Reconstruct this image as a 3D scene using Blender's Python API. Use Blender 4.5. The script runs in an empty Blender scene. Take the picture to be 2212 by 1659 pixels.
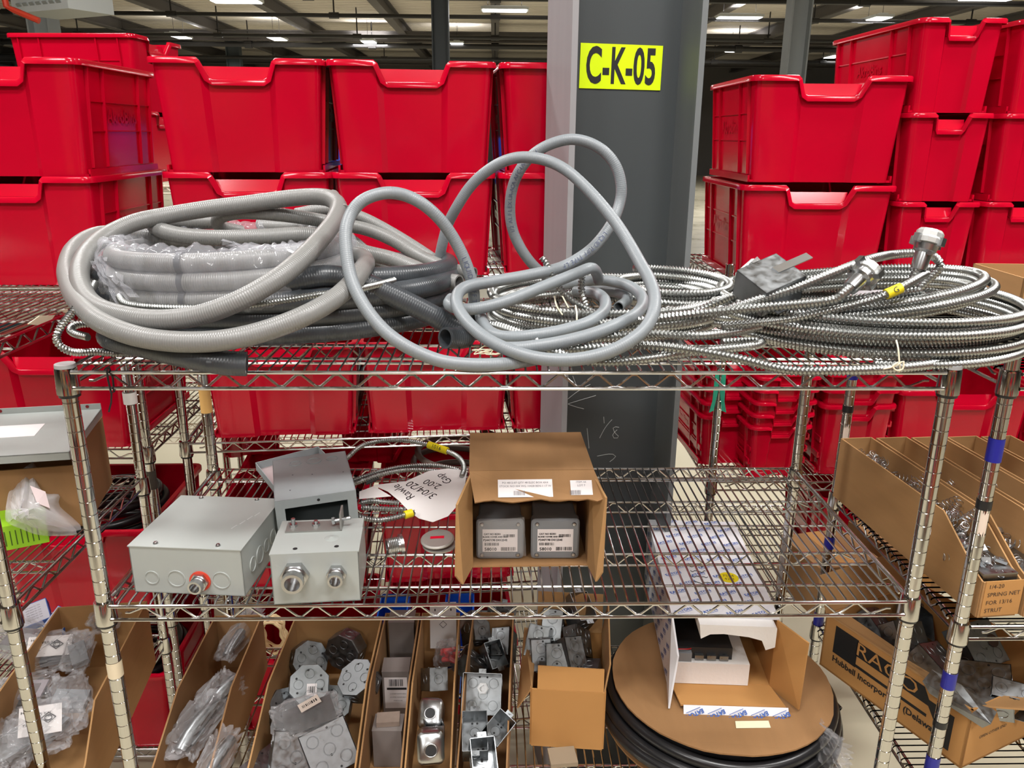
import bpy, math, random
import numpy as np
from mathutils import Vector, Matrix
R = math.radians
SC = bpy.context.scene
COL = SC.collection
# ---------------------------------------------------------------- camera (pixel frame 2212 x 1659)
FPX, PITCH, ROLL, YAW = 1730.02, .3014, .0073, .0236
CAM = Vector((-.0327, -1.2622, .7998))
FW = Vector((math.sin(YAW)*math.cos(PITCH), math.cos(YAW)*math.cos(PITCH), -math.sin(PITCH)))
_r = Vector((math.cos(YAW), -math.sin(YAW), 0)); _u = _r.cross(FW)
RT = _r*math.cos(ROLL)+_u*math.sin(ROLL); UP = _u*math.cos(ROLL)-_r*math.sin(ROLL)
cd = bpy.data.cameras.new('camera'); cam = bpy.data.objects.new('camera', cd); COL.objects.link(cam)
cd.sensor_fit = 'HORIZONTAL'; cd.sensor_width = 36.0; cd.lens = 36.0*FPX/2212
cd.clip_start = .05; cd.clip_end = 200
m = Matrix((RT, UP, -FW)).transposed().to_4x4(); m.translation = CAM
cam.matrix_world = m
SC.camera = cam
# ---------------------------------------------------------------- world, light, exposure
w = bpy.data.worlds.new('world'); SC.world = w; w.use_nodes = True
bg = w.node_tree.nodes['Background']; bg.inputs[0].default_value = (.86, .93, 1, 1); bg.inputs[1].default_value = .4
SC.view_settings.view_transform = 'Standard'; SC.view_settings.look = 'None'
SC.view_settings.exposure = 0.0; SC.view_settings.gamma = 1.0; SC.view_settings.use_curve_mapping = False
LAMP_W = 117.0
LAMP_Z = 3.6
# fixtures: (x, y, turned)
LAMPS_NEAR = [(-2.3, -3.2, 0), (2.3, -3.2, 0), (-2.6, .4, 0), (2.6, .4, 0), (-2.6, 3.8, 0), (2.6, 3.8, 0), (0.2, -1.2, 0), (0.0, -6.5, 0)]
LAMPS_FAR = [(-5.82, 18.6, 0), (.22, 19.5, 0), (6.05, 20.3, 0), (10.4, 17.1, 0), (-9.7, 25.6, 1), (-6.8, 25.9, 1), (-4.05, 26.8, 1), (-1.24, 27.2, 1), (8.2, 28.1, 1), (9.5, 20.4, 1), (12.4, 30, 1)]
def area(name, loc, sx, sy, wt, col=(1, .98, .965)):
    l = bpy.data.lights.new(name, 'AREA'); l.shape = 'RECTANGLE'; l.size = sx; l.size_y = sy; l.energy = wt; l.color = col
    o = bpy.data.objects.new(name, l); COL.objects.link(o); o.location = loc
    return o
for i, (x, y, t) in enumerate(LAMPS_NEAR):
    area('lamp_light', (x, y, LAMP_Z-.03), 1.25, .55, LAMP_W)
for i, (x, y, t) in enumerate(LAMPS_FAR[:10]):
    area('lamp_light', (x, y, LAMP_Z-.03), 1.1, .4, LAMP_W*1.2)
    o = area('added_deck_fill', (x, y, LAMP_Z+.16), 1.1, .4, LAMP_W*.22); o.rotation_euler = (math.pi, 0, 0)  # upward fill added above the far fixtures to brighten the roof deck
# ---------------------------------------------------------------- pixel -> world helpers
def ray(x, y): return FW+RT*((x-1106)/FPX)-UP*((y-829.5)/FPX)
def pY(x, y, Y):
    d = ray(x, y); return CAM+d*((Y-CAM.y)/d.y)
def pZ(x, y, z):
    d = ray(x, y); return CAM+d*((z-CAM.z)/d.z)
def pX(x, y, X):
    d = ray(x, y); return CAM+d*((X-CAM.x)/d.x)
# ---------------------------------------------------------------- materials
MATS = {}
def srgb(r, g, b):
    f = lambda c: (c/255/12.92 if c/255 <= .04045 else ((c/255+.055)/1.055)**2.4)
    return (f(r), f(g), f(b))
def mat(name, col, rough=.5, metal=0.0, alpha=1.0, noise=0.0, nscale=8.0, bump=0.0, bscale=60.0, wave=0.0, wscale=78.0, emit=0.0, spec=.5, rnoise=0.0, stretch=None, trans=0.0):
    if name in MATS: return MATS[name]
    m = bpy.data.materials.new(name); m.use_nodes = True; nt = m.node_tree
    b = nt.nodes['Principled BSDF']
    b.inputs['Base Color'].default_value = (*col, 1); b.inputs['Roughness'].default_value = rough
    b.inputs['Metallic'].default_value = metal; b.inputs['Alpha'].default_value = alpha
    b.inputs['Specular IOR Level'].default_value = spec
    if trans: b.inputs['Transmission Weight'].default_value = trans
    if emit:
        b.inputs['Emission Color'].default_value = (*col, 1); b.inputs['Emission Strength'].default_value = emit
    tc = nt.nodes.new('ShaderNodeTexCoord'); src = tc.outputs['Object']
    if stretch:
        mp = nt.nodes.new('ShaderNodeMapping'); mp.inputs['Scale'].default_value = stretch
        nt.links.new(src, mp.inputs[0]); src = mp.outputs[0]
    if noise or rnoise:
        n = nt.nodes.new('ShaderNodeTexNoise'); n.inputs['Scale'].default_value = nscale; n.inputs['Detail'].default_value = 4
        nt.links.new(src, n.inputs['Vector'])
        if noise:
            mx = nt.nodes.new('ShaderNodeMixRGB'); mx.blend_type = 'MIX'
            mx.inputs[1].default_value = (*[max(0, c*(1-noise)) for c in col], 1); mx.inputs[2].default_value = (*[min(1, c*(1+noise)) for c in col], 1)
            nt.links.new(n.outputs['Fac'], mx.inputs[0]); nt.links.new(mx.outputs[0], b.inputs['Base Color'])
        if rnoise:
            mr = nt.nodes.new('ShaderNodeMapRange'); mr.inputs[1].default_value = .3; mr.inputs[2].default_value = .7
            mr.inputs[3].default_value = max(.02, rough-rnoise); mr.inputs[4].default_value = rough+rnoise
            nt.links.new(n.outputs['Fac'], mr.inputs[0]); nt.links.new(mr.outputs[0], b.inputs['Roughness'])
    if bump or wave:
        bp = nt.nodes.new('ShaderNodeBump'); bp.inputs['Distance'].default_value = .001
        if wave:
            wv = nt.nodes.new('ShaderNodeTexWave'); wv.inputs['Scale'].default_value = wscale
            nt.links.new(tc.outputs['UV'], wv.inputs['Vector']); nt.links.new(wv.outputs['Fac'], bp.inputs['Height']); bp.inputs['Strength'].default_value = wave
        else:
            n2 = nt.nodes.new('ShaderNodeTexNoise'); n2.inputs['Scale'].default_value = bscale; n2.inputs['Detail'].default_value = 3
            nt.links.new(src, n2.inputs['Vector']); nt.links.new(n2.outputs['Fac'], bp.inputs['Height']); bp.inputs['Strength'].default_value = bump
        nt.links.new(bp.outputs[0], b.inputs['Normal'])
    MATS[name] = m; return m
RED = mat('red_plastic', (.52, .0012, .020), .15, spec=.38, noise=.07, nscale=3, rnoise=.04)
CHROME = mat('chrome_wire', (.46, .45, .44), .18, 1, rnoise=.07, nscale=30)
POST = mat('chrome_post', (.50, .49, .47), .09, 1, rnoise=.07, nscale=12)
GALV = mat('galvanised_steel', (.27, .285, .295), .38, 1, noise=.22, nscale=70, rnoise=.12)
ZINC = mat('bright_zinc', (.50, .51, .52), .28, 1, noise=.06, nscale=30)
FLEX = mat('armoured_steel', (.36, .37, .36), .36, 1, noise=.12, nscale=9)
HOSE_L = mat('grey_liquidtight', srgb(122, 122, 120), .34, wave=.35, wscale=85, noise=.08, nscale=5)
HOSE_B = mat('blue_grey_liquidtight', srgb(124, 130, 134), .42, wave=.12, wscale=85, noise=.10, nscale=6)
HOSE_D = mat('dark_liquidtight', srgb(60, 64, 68), .33, wave=.22, wscale=70, noise=.2, nscale=7)
HOSE_BK = mat('black_hose', srgb(30, 30, 32), .3, noise=.2)
HOSE_T = mat('taupe_hose', srgb(122, 110, 100), .5, noise=.15)
PAINT = mat('grey_enamel', srgb(160, 165, 162), .38, noise=.04, nscale=12, rnoise=.06)
PAINT2 = mat('grey_enamel_dusty', srgb(150, 158, 160), .45, noise=.08, nscale=40)
KRAFT = mat('kraft_cardboard', srgb(168, 128, 82), .85, noise=.10, nscale=9, bump=.15, bscale=240, stretch=(1, 1, 6))
KRAFT2 = mat('dark_kraft_cardboard', srgb(150, 112, 72), .85, noise=.14, nscale=6, bump=.15, bscale=200, stretch=(6, 1, 1))
KRAFT3 = mat('orange_kraft_cardboard', srgb(186, 136, 78), .82, noise=.06, nscale=9)
KRAFTE = mat('corrugated_edge', srgb(140, 102, 60), .9, noise=.35, nscale=160)
WHITEB = mat('white_printed_board', srgb(222, 222, 226), .55, noise=.03)
FOAM = mat('white_foam', srgb(240, 238, 236), .8, bump=.6, bscale=130)
PAPER = mat('paper', srgb(226, 222, 220), .7, noise=.03)
LABEL = mat('label_paper', srgb(232, 226, 226), .6)
INK = mat('black_ink', (.012, .012, .013), .6)
BLUEINK = mat('blue_ink', srgb(44, 88, 168), .6)
FADEINK = mat('faded_ink', srgb(110, 108, 112), .7)
PENINK = mat('brown_pen_ink', srgb(70, 54, 44), .7)
YELLOW = mat('sign_yellow', srgb(226, 255, 0), .4)
YTAPE = mat('yellow_tape', srgb(220, 200, 20), .45)
MASK = mat('masking_tape', srgb(232, 184, 110), .7)
MASK2 = mat('cream_tape', srgb(222, 208, 180), .75)
BLUET = mat('blue_tape', srgb(26, 30, 140), .4)
BLACKT = mat('black_plastic', (.012, .012, .013), .4)
GREENT = mat('green_tape', srgb(40, 150, 120), .5)
GREENB = mat('green_card', srgb(140, 190, 30), .5)
STEELG = mat('column_paint', srgb(66, 71, 73), .5, noise=.16, nscale=3, stretch=(1, 1, .35), rnoise=.08)
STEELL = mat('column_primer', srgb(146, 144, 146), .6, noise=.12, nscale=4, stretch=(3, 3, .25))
BAG = mat('clear_plastic_bag', (.70, .70, .72), .10, alpha=.16, spec=.8)
BAG2 = mat('milky_plastic_bag', (.86, .84, .86), .22, alpha=.38, spec=.8)
WRAP = mat('cloudy_plastic_wrap', (.62, .63, .68), .08, alpha=.20, spec=1.0)
TWINE = mat('twine', srgb(226, 216, 190), .8)
TEAL = mat('dark_teal_plastic', srgb(30, 62, 66), .4)
BLUEP = mat('blue_plastic', srgb(24, 84, 190), .35)
GREYBX = mat('grey_carton', srgb(128, 120, 116), .6, noise=.05)
CASTG = mat('cast_grey_box', srgb(128, 132, 136), .42, noise=.06)
STRAW = mat('cream_cord', srgb(224, 196, 150), .6)
ORANGE = mat('orange_cap', srgb(205, 62, 40), .4)
CHALK = mat('chalk', srgb(196, 200, 200), .9)
# ---------------------------------------------------------------- mesh builder
class MB:
    def __init__(s): s.v = []; s.f = []; s.uv = None
    def add(s, vs, fs):
        o = len(s.v); s.v += [tuple(p) for p in vs]; s.f += [tuple(i+o for i in f) for f in fs]; return s
    def box(s, c, size, M=None):
        c = Vector(c); h = [d/2 for d in size]
        vs = [Vector((x*h[0], y*h[1], z*h[2])) for x in (-1, 1) for y in (-1, 1) for z in (-1, 1)]
        vs = [(M @ p if M else p)+c for p in vs]
        return s.add(vs, [(0, 1, 3, 2), (4, 6, 7, 5), (0, 4, 5, 1), (2, 3, 7, 6), (0, 2, 6, 4), (1, 5, 7, 3)])
    def bbox(s, a, b): return s.box([(a[i]+b[i])/2 for i in range(3)], [abs(b[i]-a[i]) for i in range(3)])
    def cyl(s, a, b, r, n=8, r2=None, caps=True):
        a = Vector(a); b = Vector(b); d = (b-a).normalized(); r2 = r if r2 is None else r2
        t = Vector((0, 0, 1)) if abs(d.z) < .9 else Vector((1, 0, 0)); e = d.cross(t).normalized(); g = d.cross(e)
        vs = []
        for k in range(n):
            an = 2*math.pi*k/n; q = e*math.cos(an)+g*math.sin(an); vs += [a+q*r, b+q*r2]
        fs = [(2*k, 2*((k+1) % n), 2*((k+1) % n)+1, 2*k+1) for k in range(n)]
        if caps: fs += [tuple(2*k for k in range(n))[::-1], tuple(2*k+1 for k in range(n))]
        return s.add(vs, fs)
    def lathe(s, prof, n=16, M=None, close=False):
        # prof: list of (r, z) about local z
        vs = []; L = len(prof)
        for r, z in prof:
            for k in range(n):
                a = 2*math.pi*k/n; p = Vector((r*math.cos(a), r*math.sin(a), z)); vs.append(M @ p if M else p)
        fs = []
        for i in range(L-1+(1 if close else 0)):
            j = (i+1) % L
            for k in range(n):
                k2 = (k+1) % n; fs.append((i*n+k, i*n+k2, j*n+k2, j*n+k))
        return s.add(vs, fs)
    def panel(s, poly, t):
        # a flat polygon given thickness t, centred on the plane
        P = [Vector(p) for p in poly]; n = Vector((0, 0, 0))
        for i in range(len(P)): n += (P[i]-P[0]).cross(P[(i+1) % len(P)]-P[0])
        n.normalize(); k = len(P)
        vs = [p+n*t/2 for p in P]+[p-n*t/2 for p in P]
        fs = [tuple(range(k)), tuple(range(2*k-1, k-1, -1))]+[(i, i+k, (i+1) % k+k, (i+1) % k) for i in range(k)]
        return s.add(vs, fs)
    def tube(s, pts, r, n=8, caps=True, closed=False):
        P = [Vector(p) for p in pts]; L = len(P); fr = frames(P, closed); vs = []
        for p, (t, e, g) in zip(P, fr):
            for k in range(n):
                a = 2*math.pi*k/n; vs.append(p+(e*math.cos(a)+g*math.sin(a))*r)
        fs = []
        for i in range(L if closed else L-1):
            j = (i+1) % L
            for k in range(n):
                k2 = (k+1) % n; fs.append((i*n+k, i*n+k2, j*n+k2, j*n+k))
        if caps and not closed: fs += [tuple(range(n))[::-1], tuple(range((L-1)*n, L*n))]
        return s.add(vs, fs)
    def xform(s, M): s.v = [tuple(M @ Vector(p)) for p in s.v]; return s
    def mesh(s, name, material, smooth=None):
        me = bpy.data.meshes.new(name); me.from_pydata(s.v, [], s.f); me.update()
        if material: me.materials.append(material)
        if smooth is not None:
            me.polygons.foreach_set('use_smooth', [True]*len(me.polygons)); me.set_sharp_from_angle(angle=R(smooth))
        return me
def frames(P, closed=False):
    L = len(P); T = []
    for i in range(L):
        if closed: d = P[(i+1) % L]-P[i-1]
        else: d = P[min(i+1, L-1)]-P[max(i-1, 0)]
        T.append(d.normalized() if d.length > 1e-9 else Vector((1, 0, 0)))
    u = Vector((0, 0, 1)); e = u-T[0]*u.dot(T[0])
    if e.length < .1: e = Vector((1, 0, 0))-T[0]*T[0].x
    e.normalize(); out = []
    for t in T:
        e = (e-t*e.dot(t)).normalized(); out.append((t, e, t.cross(e)))
    return out
# ---------------------------------------------------------------- scene objects
def link(name, me, parent=None, loc=None):
    o = bpy.data.objects.new(name, me); COL.objects.link(o)
    if parent: o.parent = parent
    if loc is not None: o.location = loc
    return o
def tag(o, label=None, cat=None, group=None, kind=None):
    if label: o['label'] = label
    if cat: o['category'] = cat
    if group: o['group'] = group
    if kind: o['kind'] = kind
    return o
def thing(name, label, cat, loc=(0, 0, 0), rz=0.0, group=None, rot=None):
    o = bpy.data.objects.new(name, None); COL.objects.link(o); o.empty_display_size = .02; o.location = loc
    o.rotation_euler = rot if rot else (0, 0, rz)
    return tag(o, label, cat, group)
def part(name, mb, material, parent, smooth=None, label=None, world=False):
    me = mb.mesh(name, material, smooth)
    if world:
        M = parent_matrix(parent).inverted()
        me.transform(M)
    o = link(name, me, parent)
    if label: o['label'] = label
    return o
def local(o):
    return Matrix.LocRotScale(o.location, o.rotation_euler, o.scale)
def parent_matrix(o):
    M = local(o)
    while o.parent: o = o.parent; M = local(o) @ M
    return M
def base(mb):
    a = np.array(mb.v); return Vector((float((a[:, 0].min()+a[:, 0].max())/2), float((a[:, 1].min()+a[:, 1].max())/2), float(a[:, 2].min())))
def solo(name, mb, material, label, cat, group=None, smooth=None, kind=None):
    # a one-mesh thing given in world coordinates; origin at its base
    b = base(mb); me = mb.mesh(name, material, smooth); me.transform(Matrix.Translation(-b))
    return tag(link(name, me, None, b), label, cat, group, kind)
def kids(o): return [c for c in bpy.data.objects if c.parent == o]
def copy_tree(o, parent=None):
    c = o.copy(); COL.objects.link(c); c.parent = parent
    for ch in list(o.children): copy_tree(ch, c)
    return c
# splines and tubes --------------------------------------------------------
def cr(pts, closed=False, step=.006):
    P = np.array([tuple(p) for p in pts], float); n = len(P); out = []
    rng = range(n) if closed else range(n-1)
    for i in rng:
        if closed: a, b, c, d = P[i-1], P[i], P[(i+1) % n], P[(i+2) % n]
        else: a, b, c, d = P[max(i-1, 0)], P[i], P[i+1], P[min(i+2, n-1)]
        k = max(2, int(np.linalg.norm(c-b)/step)); t = np.linspace(0, 1, k, endpoint=False)[:, None]
        out.append(.5*((2*b)+(-a+c)*t+(2*a-5*b+4*c-d)*t*t+(-a+3*b-3*c+d)*t**3))
    if not closed: out.append(P[-1:])
    Q = np.concatenate(out)
    if closed: Q = np.concatenate([Q, Q[:3]])
    return resample(Q, step)
def resample(Q, step):
    d = np.linalg.norm(np.diff(Q, axis=0), axis=1); s = np.concatenate([[0], np.cumsum(d)]); L = s[-1]
    k = max(3, int(L/step)+1); u = np.linspace(0, L, k)
    return np.stack([np.interp(u, s, Q[:, i]) for i in range(3)], 1)
def np_frames(P):
    T = np.gradient(P, axis=0); T /= np.linalg.norm(T, axis=1)[:, None]+1e-12
    e = np.array([0, 0, 1.0])-T[0]*T[0][2]
    if np.linalg.norm(e) < .1: e = np.array([1.0, 0, 0])-T[0]*T[0][0]
    E_ = np.zeros_like(P)
    for i in range(len(P)):
        e = e-T[i]*e.dot(T[i]); e /= np.linalg.norm(e); E_[i] = e
    return T, E_, np.cross(T, E_)
def hose_mesh(name, P, r, material, n=12, ribs=None, hollow=True):
    # ribs=(pitch, depth): helical corrugation
    if ribs: P = resample(P, ribs[0]/4.0)
    T, E_, G = np_frames(P); L = len(P)
    s = np.concatenate([[0], np.cumsum(np.linalg.norm(np.diff(P, axis=0), axis=1))])
    a = np.linspace(0, 2*np.pi, n, endpoint=False)
    rr = np.full((L, n), r)
    if ribs: rr = r*(1-ribs[1]*(.5+.5*np.cos(2*np.pi*s[:, None]/ribs[0]-a[None, :])))
    V = P[:, None, :]+rr[:, :, None]*(np.cos(a)[None, :, None]*E_[:, None, :]+np.sin(a)[None, :, None]*G[:, None, :])
    V = V.reshape(-1, 3)
    i = np.arange(L-1)[:, None]*n; k = np.arange(n)[None, :]; k2 = (k+1) % n
    F = np.stack([i+k, i+k2, i+n+k2, i+n+k], -1).reshape(-1, 4)
    U = np.stack(np.broadcast_arrays(s[:, None], a[None, :]/(2*np.pi)), -1).reshape(-1, 2)
    faces = F.tolist()
    if hollow and not ribs:
        # open ends with an inner wall
        extra = []
        for end, idx, sgn in ((0, 0, 1), (1, L-1, -1)):
            c = P[idx]; t = T[idx]*sgn
            ring = V[idx*n:(idx+1)*n]; inner = c+(ring-c)*.80; deep = inner+t*r*3.0
            o = len(V); V = np.concatenate([V, inner, deep]); U = np.concatenate([U, np.zeros((2*n, 2))])
            for q in range(n):
                q2 = (q+1) % n
                faces.append([idx*n+q, idx*n+q2, o+q2, o+q]); faces.append([o+q, o+q2, o+n+q2, o+n+q])
            faces.append(list(range(o+n, o+2*n)))
    elif ribs: faces += [list(range(n)), list(range((L-1)*n, L*n))]
    me = bpy.data.meshes.new(name); me.from_pydata(V.tolist(), [], faces)
    uvl = me.uv_layers.new(name='UVMap'); li = np.empty(len(me.loops), dtype=np.int32); me.loops.foreach_get('vertex_index', li)
    uvl.data.foreach_set('uv', U[li].astype(np.float32).ravel())
    me.materials.append(material); me.polygons.foreach_set('use_smooth', [True]*len(me.polygons)); me.set_sharp_from_angle(angle=R(50))
    return me
def hose(name, pts, r, material, label=None, cat=None, group=None, parent=None, n=14, ribs=None, step=.006, closed=False, spl=True):
    P = cr(list(pts)+[pts[0]] if False else pts, closed, step) if spl else np.array([tuple(p) for p in pts], float)
    me = hose_mesh(name, P, r, material, n, ribs)
    if parent:
        M = parent_matrix(parent).inverted(); me.transform(M); return link(name, me, parent)
    b = Vector((float(P[:, 0].mean()), float(P[:, 1].mean()), float(P[:, 2].min()-r)))
    me.transform(Matrix.Translation(-b)); return tag(link(name, me, None, b), label, cat, group)
# text ------------------------------------------------------------------
_T = {}
def text_mb(body, size, sx=1.0, bold=0.0, res=2, spacing=1.0, align='CENTER'):
    key = (body, size, sx, bold, spacing, align)
    if key not in _T:
        c = bpy.data.curves.new('txt', 'FONT'); c.body = body; c.size = size; c.resolution_u = res; c.offset = bold
        c.space_character = spacing; c.align_x = align; c.align_y = 'CENTER'; c.fill_mode = 'FRONT'
        o = bpy.data.objects.new('txt', c); COL.objects.link(o)
        dg = bpy.context.evaluated_depsgraph_get(); me = bpy.data.meshes.new_from_object(o.evaluated_get(dg))
        _T[key] = ([tuple((v.co.x*sx, v.co.y, v.co.z)) for v in me.vertices], [tuple(p.vertices) for p in me.polygons])
        bpy.data.objects.remove(o); bpy.data.curves.remove(c); bpy.data.meshes.remove(me)
    return _T[key]
def plane_M(o, ex, ey):
    ex = Vector(ex).normalized(); ez = ex.cross(Vector(ey)).normalized(); ey = ez.cross(ex)
    M = Matrix((ex, ey, ez)).transposed().to_4x4(); M.translation = Vector(o); return M
def put_text(mb, body, size, o, ex, ey, lift=.0006, **k):
    v, f = text_mb(body, size, **k); M = plane_M(o, ex, ey) @ Matrix.Translation((0, 0, lift))
    mb.add([M @ Vector(p) for p in v], f); return mb
def bars(mb, o, ex, ey, w, h, seed=1, lift=.0006, n=22):
    # a barcode
    rnd = random.Random(seed); M = plane_M(o, ex, ey); x = -w/2
    while x < w/2:
        b = w/n*rnd.choice((.35, .35, .7, 1.0)); g = w/n*rnd.choice((.4, .6, .9))
        mb.add([M @ Vector((x, -h/2, lift)), M @ Vector((x+b, -h/2, lift)), M @ Vector((x+b, h/2, lift)), M @ Vector((x, h/2, lift))], [(0, 1, 2, 3)]); x += b+g
    return mb
def rect(mb, o, ex, ey, w, h, lift=.0005):
    M = plane_M(o, ex, ey)
    return mb.add([M @ Vector((x*w/2, y*h/2, lift)) for x, y in ((-1, -1), (1, -1), (1, 1), (-1, 1))], [(0, 1, 2, 3)])
def ring_mb(mb, o, ex, ey, r, wd=.0028, h=.0014, n=20, arc=(0, 1)):
    M = plane_M(o, ex, ey); vs = []
    A = [2*math.pi*(arc[0]+(arc[1]-arc[0])*k/n) for k in range(n+1)]
    for a in A:
        for rr, zz in ((r-wd/2, 0), (r-wd/4, h), (r+wd/4, h), (r+wd/2, 0)): vs.append(M @ Vector((rr*math.cos(a), rr*math.sin(a), zz)))
    fs = [(4*i+j, 4*i+j+1, 4*i+j+5, 4*i+j+4) for i in range(n) for j in range(3)]
    return mb.add(vs, fs)
def disc_mb(mb, o, ex, ey, r, lift=.0006, n=14):
    M = plane_M(o, ex, ey)
    return mb.add([M @ Vector((r*math.cos(2*math.pi*k/n), r*math.sin(2*math.pi*k/n), lift)) for k in range(n)], [tuple(range(n))])
# ================================================================ structure
FLZ = -1.15
CEILZ = 4.25
FLOORM = mat('polished_concrete', srgb(206, 199, 174), .35, noise=.06, nscale=2, rnoise=.1)
DECKM = mat('painted_roof_deck', srgb(214, 206, 194), .7, noise=.08, nscale=1.5)
BEAMM = mat('dark_steel_beam', srgb(92, 88, 86), .6, noise=.12, nscale=1)
PIPEM = mat('black_pipe', srgb(38, 37, 38), .5)
WALLM = mat('far_wall_paint', srgb(120, 116, 112), .8, noise=.1, nscale=1)
DIFF = mat('lamp_diffuser', (1, .98, .95), .4, emit=7.0)
HOUS = mat('lamp_housing', srgb(200, 205, 205), .4)
tag(link('floor', MB().bbox((-25, -12, FLZ-.1), (25, 45, FLZ)).mesh('floor', FLOORM)), kind='structure')
# ceiling: ribbed deck
mb = MB(); ys = np.arange(-12, 45, .30); vs = []; prof = []
for y in ys: prof += [(y, CEILZ), (y+.10, CEILZ), (y+.14, CEILZ+.07), (y+.26, CEILZ+.07)]
for x in (-30, 30): vs += [(x, y, z) for y, z in prof]
n = len(prof); mb.add(vs, [(i, i+1, n+i+1, n+i) for i in range(n-1)])
mb.bbox((-30, -12, CEILZ+.09), (30, 45, CEILZ+.2))
ceil = tag(link('ceiling', mb.mesh('ceiling', DECKM)), kind='structure')
def ibeam(a, b, h, wd, t=.03):
    a = Vector(a); b = Vector(b); d = (b-a).normalized(); s = d.cross(Vector((0, 0, 1))); L = (b-a).length
    M = Matrix((d, s, Vector((0, 0, 1)))).transposed()
    c = (a+b)/2; q = MB()
    q.box(c, (L, wd, t), M); q.box(c-Vector((0, 0, h)), (L, wd, t), M); q.box(c-Vector((0, 0, h/2)), (L, t, h), M); return q
for x in np.arange(-27, 28, 3.0):
    part('roof_beam', ibeam((x, -12, CEILZ-.02), (x, 45, CEILZ-.02), .32, .24), BEAMM, ceil)
for y in (12, 27, 36):
    part('roof_girder', ibeam((-30, y, CEILZ-.30), (30, y, CEILZ-.25), .30, .20), BEAMM, ceil)
for y, z, r in ((15.2, 3.78, .05), (17.6, 3.6, .06), (20.5, 3.6, .05), (24, 3.5, .05), (27, 3.55, .08), (30, 3.4, .06)):
    q = MB().cyl((-28, y, z), (28, y, z), r, 8)
    for x in np.arange(-24, 25, 4.0): q.cyl((x, y, z), (x, y, CEILZ+.05), .02, 5); q.cyl((x-.12, y, z), (x+.12, y, z), r*1.5, 8)
    part('sprinkler_pipe', q, PIPEM, ceil)
tag(link('wall_back', MB().bbox((-30, 42, FLZ), (30, 42.2, CEILZ+.2)).mesh('wall_back', WALLM)), kind='structure')
for nm, p0, p1 in (('wall_left', (-28.2, -12, FLZ), (-28, 45, CEILZ+.2)), ('wall_right', (28, -12, FLZ), (28.2, 45, CEILZ+.2)), ('wall_front', (-30, -12.2, FLZ), (30, -12, CEILZ+.2))):
    tag(link(nm, MB().bbox(p0, p1).mesh(nm, WALLM)), kind='structure')
# light fixtures -------------------------------------------------------------
def lamp(x, y, turned, label):
    t = thing('ceiling_lamp', label, 'lamp', (x, y, LAMP_Z), R(90) if turned else 0, 'high bay lamps under the roof deck')
    q = MB().box((0, 0, .05), (1.12, .46, .06)); q.box((0, 0, .09), (1.0, .2, .05)); part('housing', q, HOUS, t)
    part('diffuser', MB().box((0, -.0, .012), (1.04, .40, .02)), DIFF, t)
    q = MB()
    for sx in (-.4, .4): q.cyl((sx, 0, .1), (sx, 0, CEILZ-LAMP_Z), .006, 5)
    part('hanger', q, PIPEM, t)
FARL = ['rectangular lamp at the top edge above the front left bins', 'rectangular white lamp left of the grey column', 'rectangular white lamp just right of the grey column', 'rectangular lamp cut by the top edge above the right bins',
        'slanted lamp seen just right of the upper left bins', 'slanted lamp second from the left above the front bins', 'slanted lamp third from the left, small and far', 'small lamp beside the slim far column',
        'slanted lamp low on the right, under the wide rectangular one', 'lamp half hidden by the tall right bin stack', 'small lamp touching the tall bin beside the right far column']
for (x, y, t), lb in zip(LAMPS_FAR, FARL): lamp(x, y, t, lb)
for i, (x, y, t) in enumerate(LAMPS_NEAR): lamp(x, y, t, 'high bay lamp overhead, outside the picture')
# heater at the top left
c = pY(135, 12, 7.6)
t = thing('unit_heater', 'white louvred air unit hanging beside the left far column', 'heater', c)
q = MB()
Mz = Matrix.Rotation(R(-28), 3, 'Z')
q.box((0, 0, .02), (.85, .5, .20), Mz); part('casing', q, HOUS, t)
for k in range(7):
    for j in range(2): part('louvre', MB().box(Mz @ Vector((-.3+.1*k, -.255, .06-.07*j)), (.07, .012, .03), Mz @ Matrix.Rotation(R(35), 3, 'X')), mat('louvre', srgb(150, 156, 156), .4), t)
# sprinkler elbow
c = pY(14, 14, 7.0)
q = MB().tube([c+Vector((-.02, 0, .35)), c, c+Vector((.06, 0, -.03)), c+Vector((.28, .0, -.12))], .028, 8)
solo('pipe_elbow', q, ORANGE, 'orange pipe elbow beside the left far column', 'pipe', smooth=40)
# far columns
def hcol(name, label, p, wd, dp, tk, rz, z0, z1, ma, mb_, mc=None):
    t = thing(name, label, 'column', (p[0], p[1], z0), rz)
    h = z1-z0
    part('flange', MB().bbox((0, 0, 0), (tk, dp, h)), mb_, t)
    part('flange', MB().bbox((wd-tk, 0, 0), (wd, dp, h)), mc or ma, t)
    part('web', MB().bbox((tk, dp/2-.007, 0), (wd-tk, dp/2+.007, h)), ma, t)
    return t
LG = mat('far_column_paint', srgb(150, 156, 158), .5, noise=.05)
DG = mat('far_column_dark', srgb(74, 82, 88), .5)
for nm, px, Y, wd, lb, ma in (('support_column', 58, 9.0, .26, 'light grey far column above the upper left bins', LG), ('support_column', 932, 12.0, .26, 'slim dark grey far column between two lamps', DG), ('support_column', 1708, 10.0, .27, 'light grey far column right of the big column', LG)):
    p = pY(px, 60, Y); hcol(nm, lb, (p.x, Y), wd, .26, .02, 0, FLZ, CEILZ, ma, ma)
for px, Y in ((1395, 26), (485, 30)):
    p = pY(px, 90, Y); hcol('support_column', 'thin dark column far at the back, '+('hidden by the big column' if px > 1000 else 'above the front left bin'), (p.x, Y), .5, .3, .03, 0, FLZ, CEILZ, DG, DG)
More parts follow.
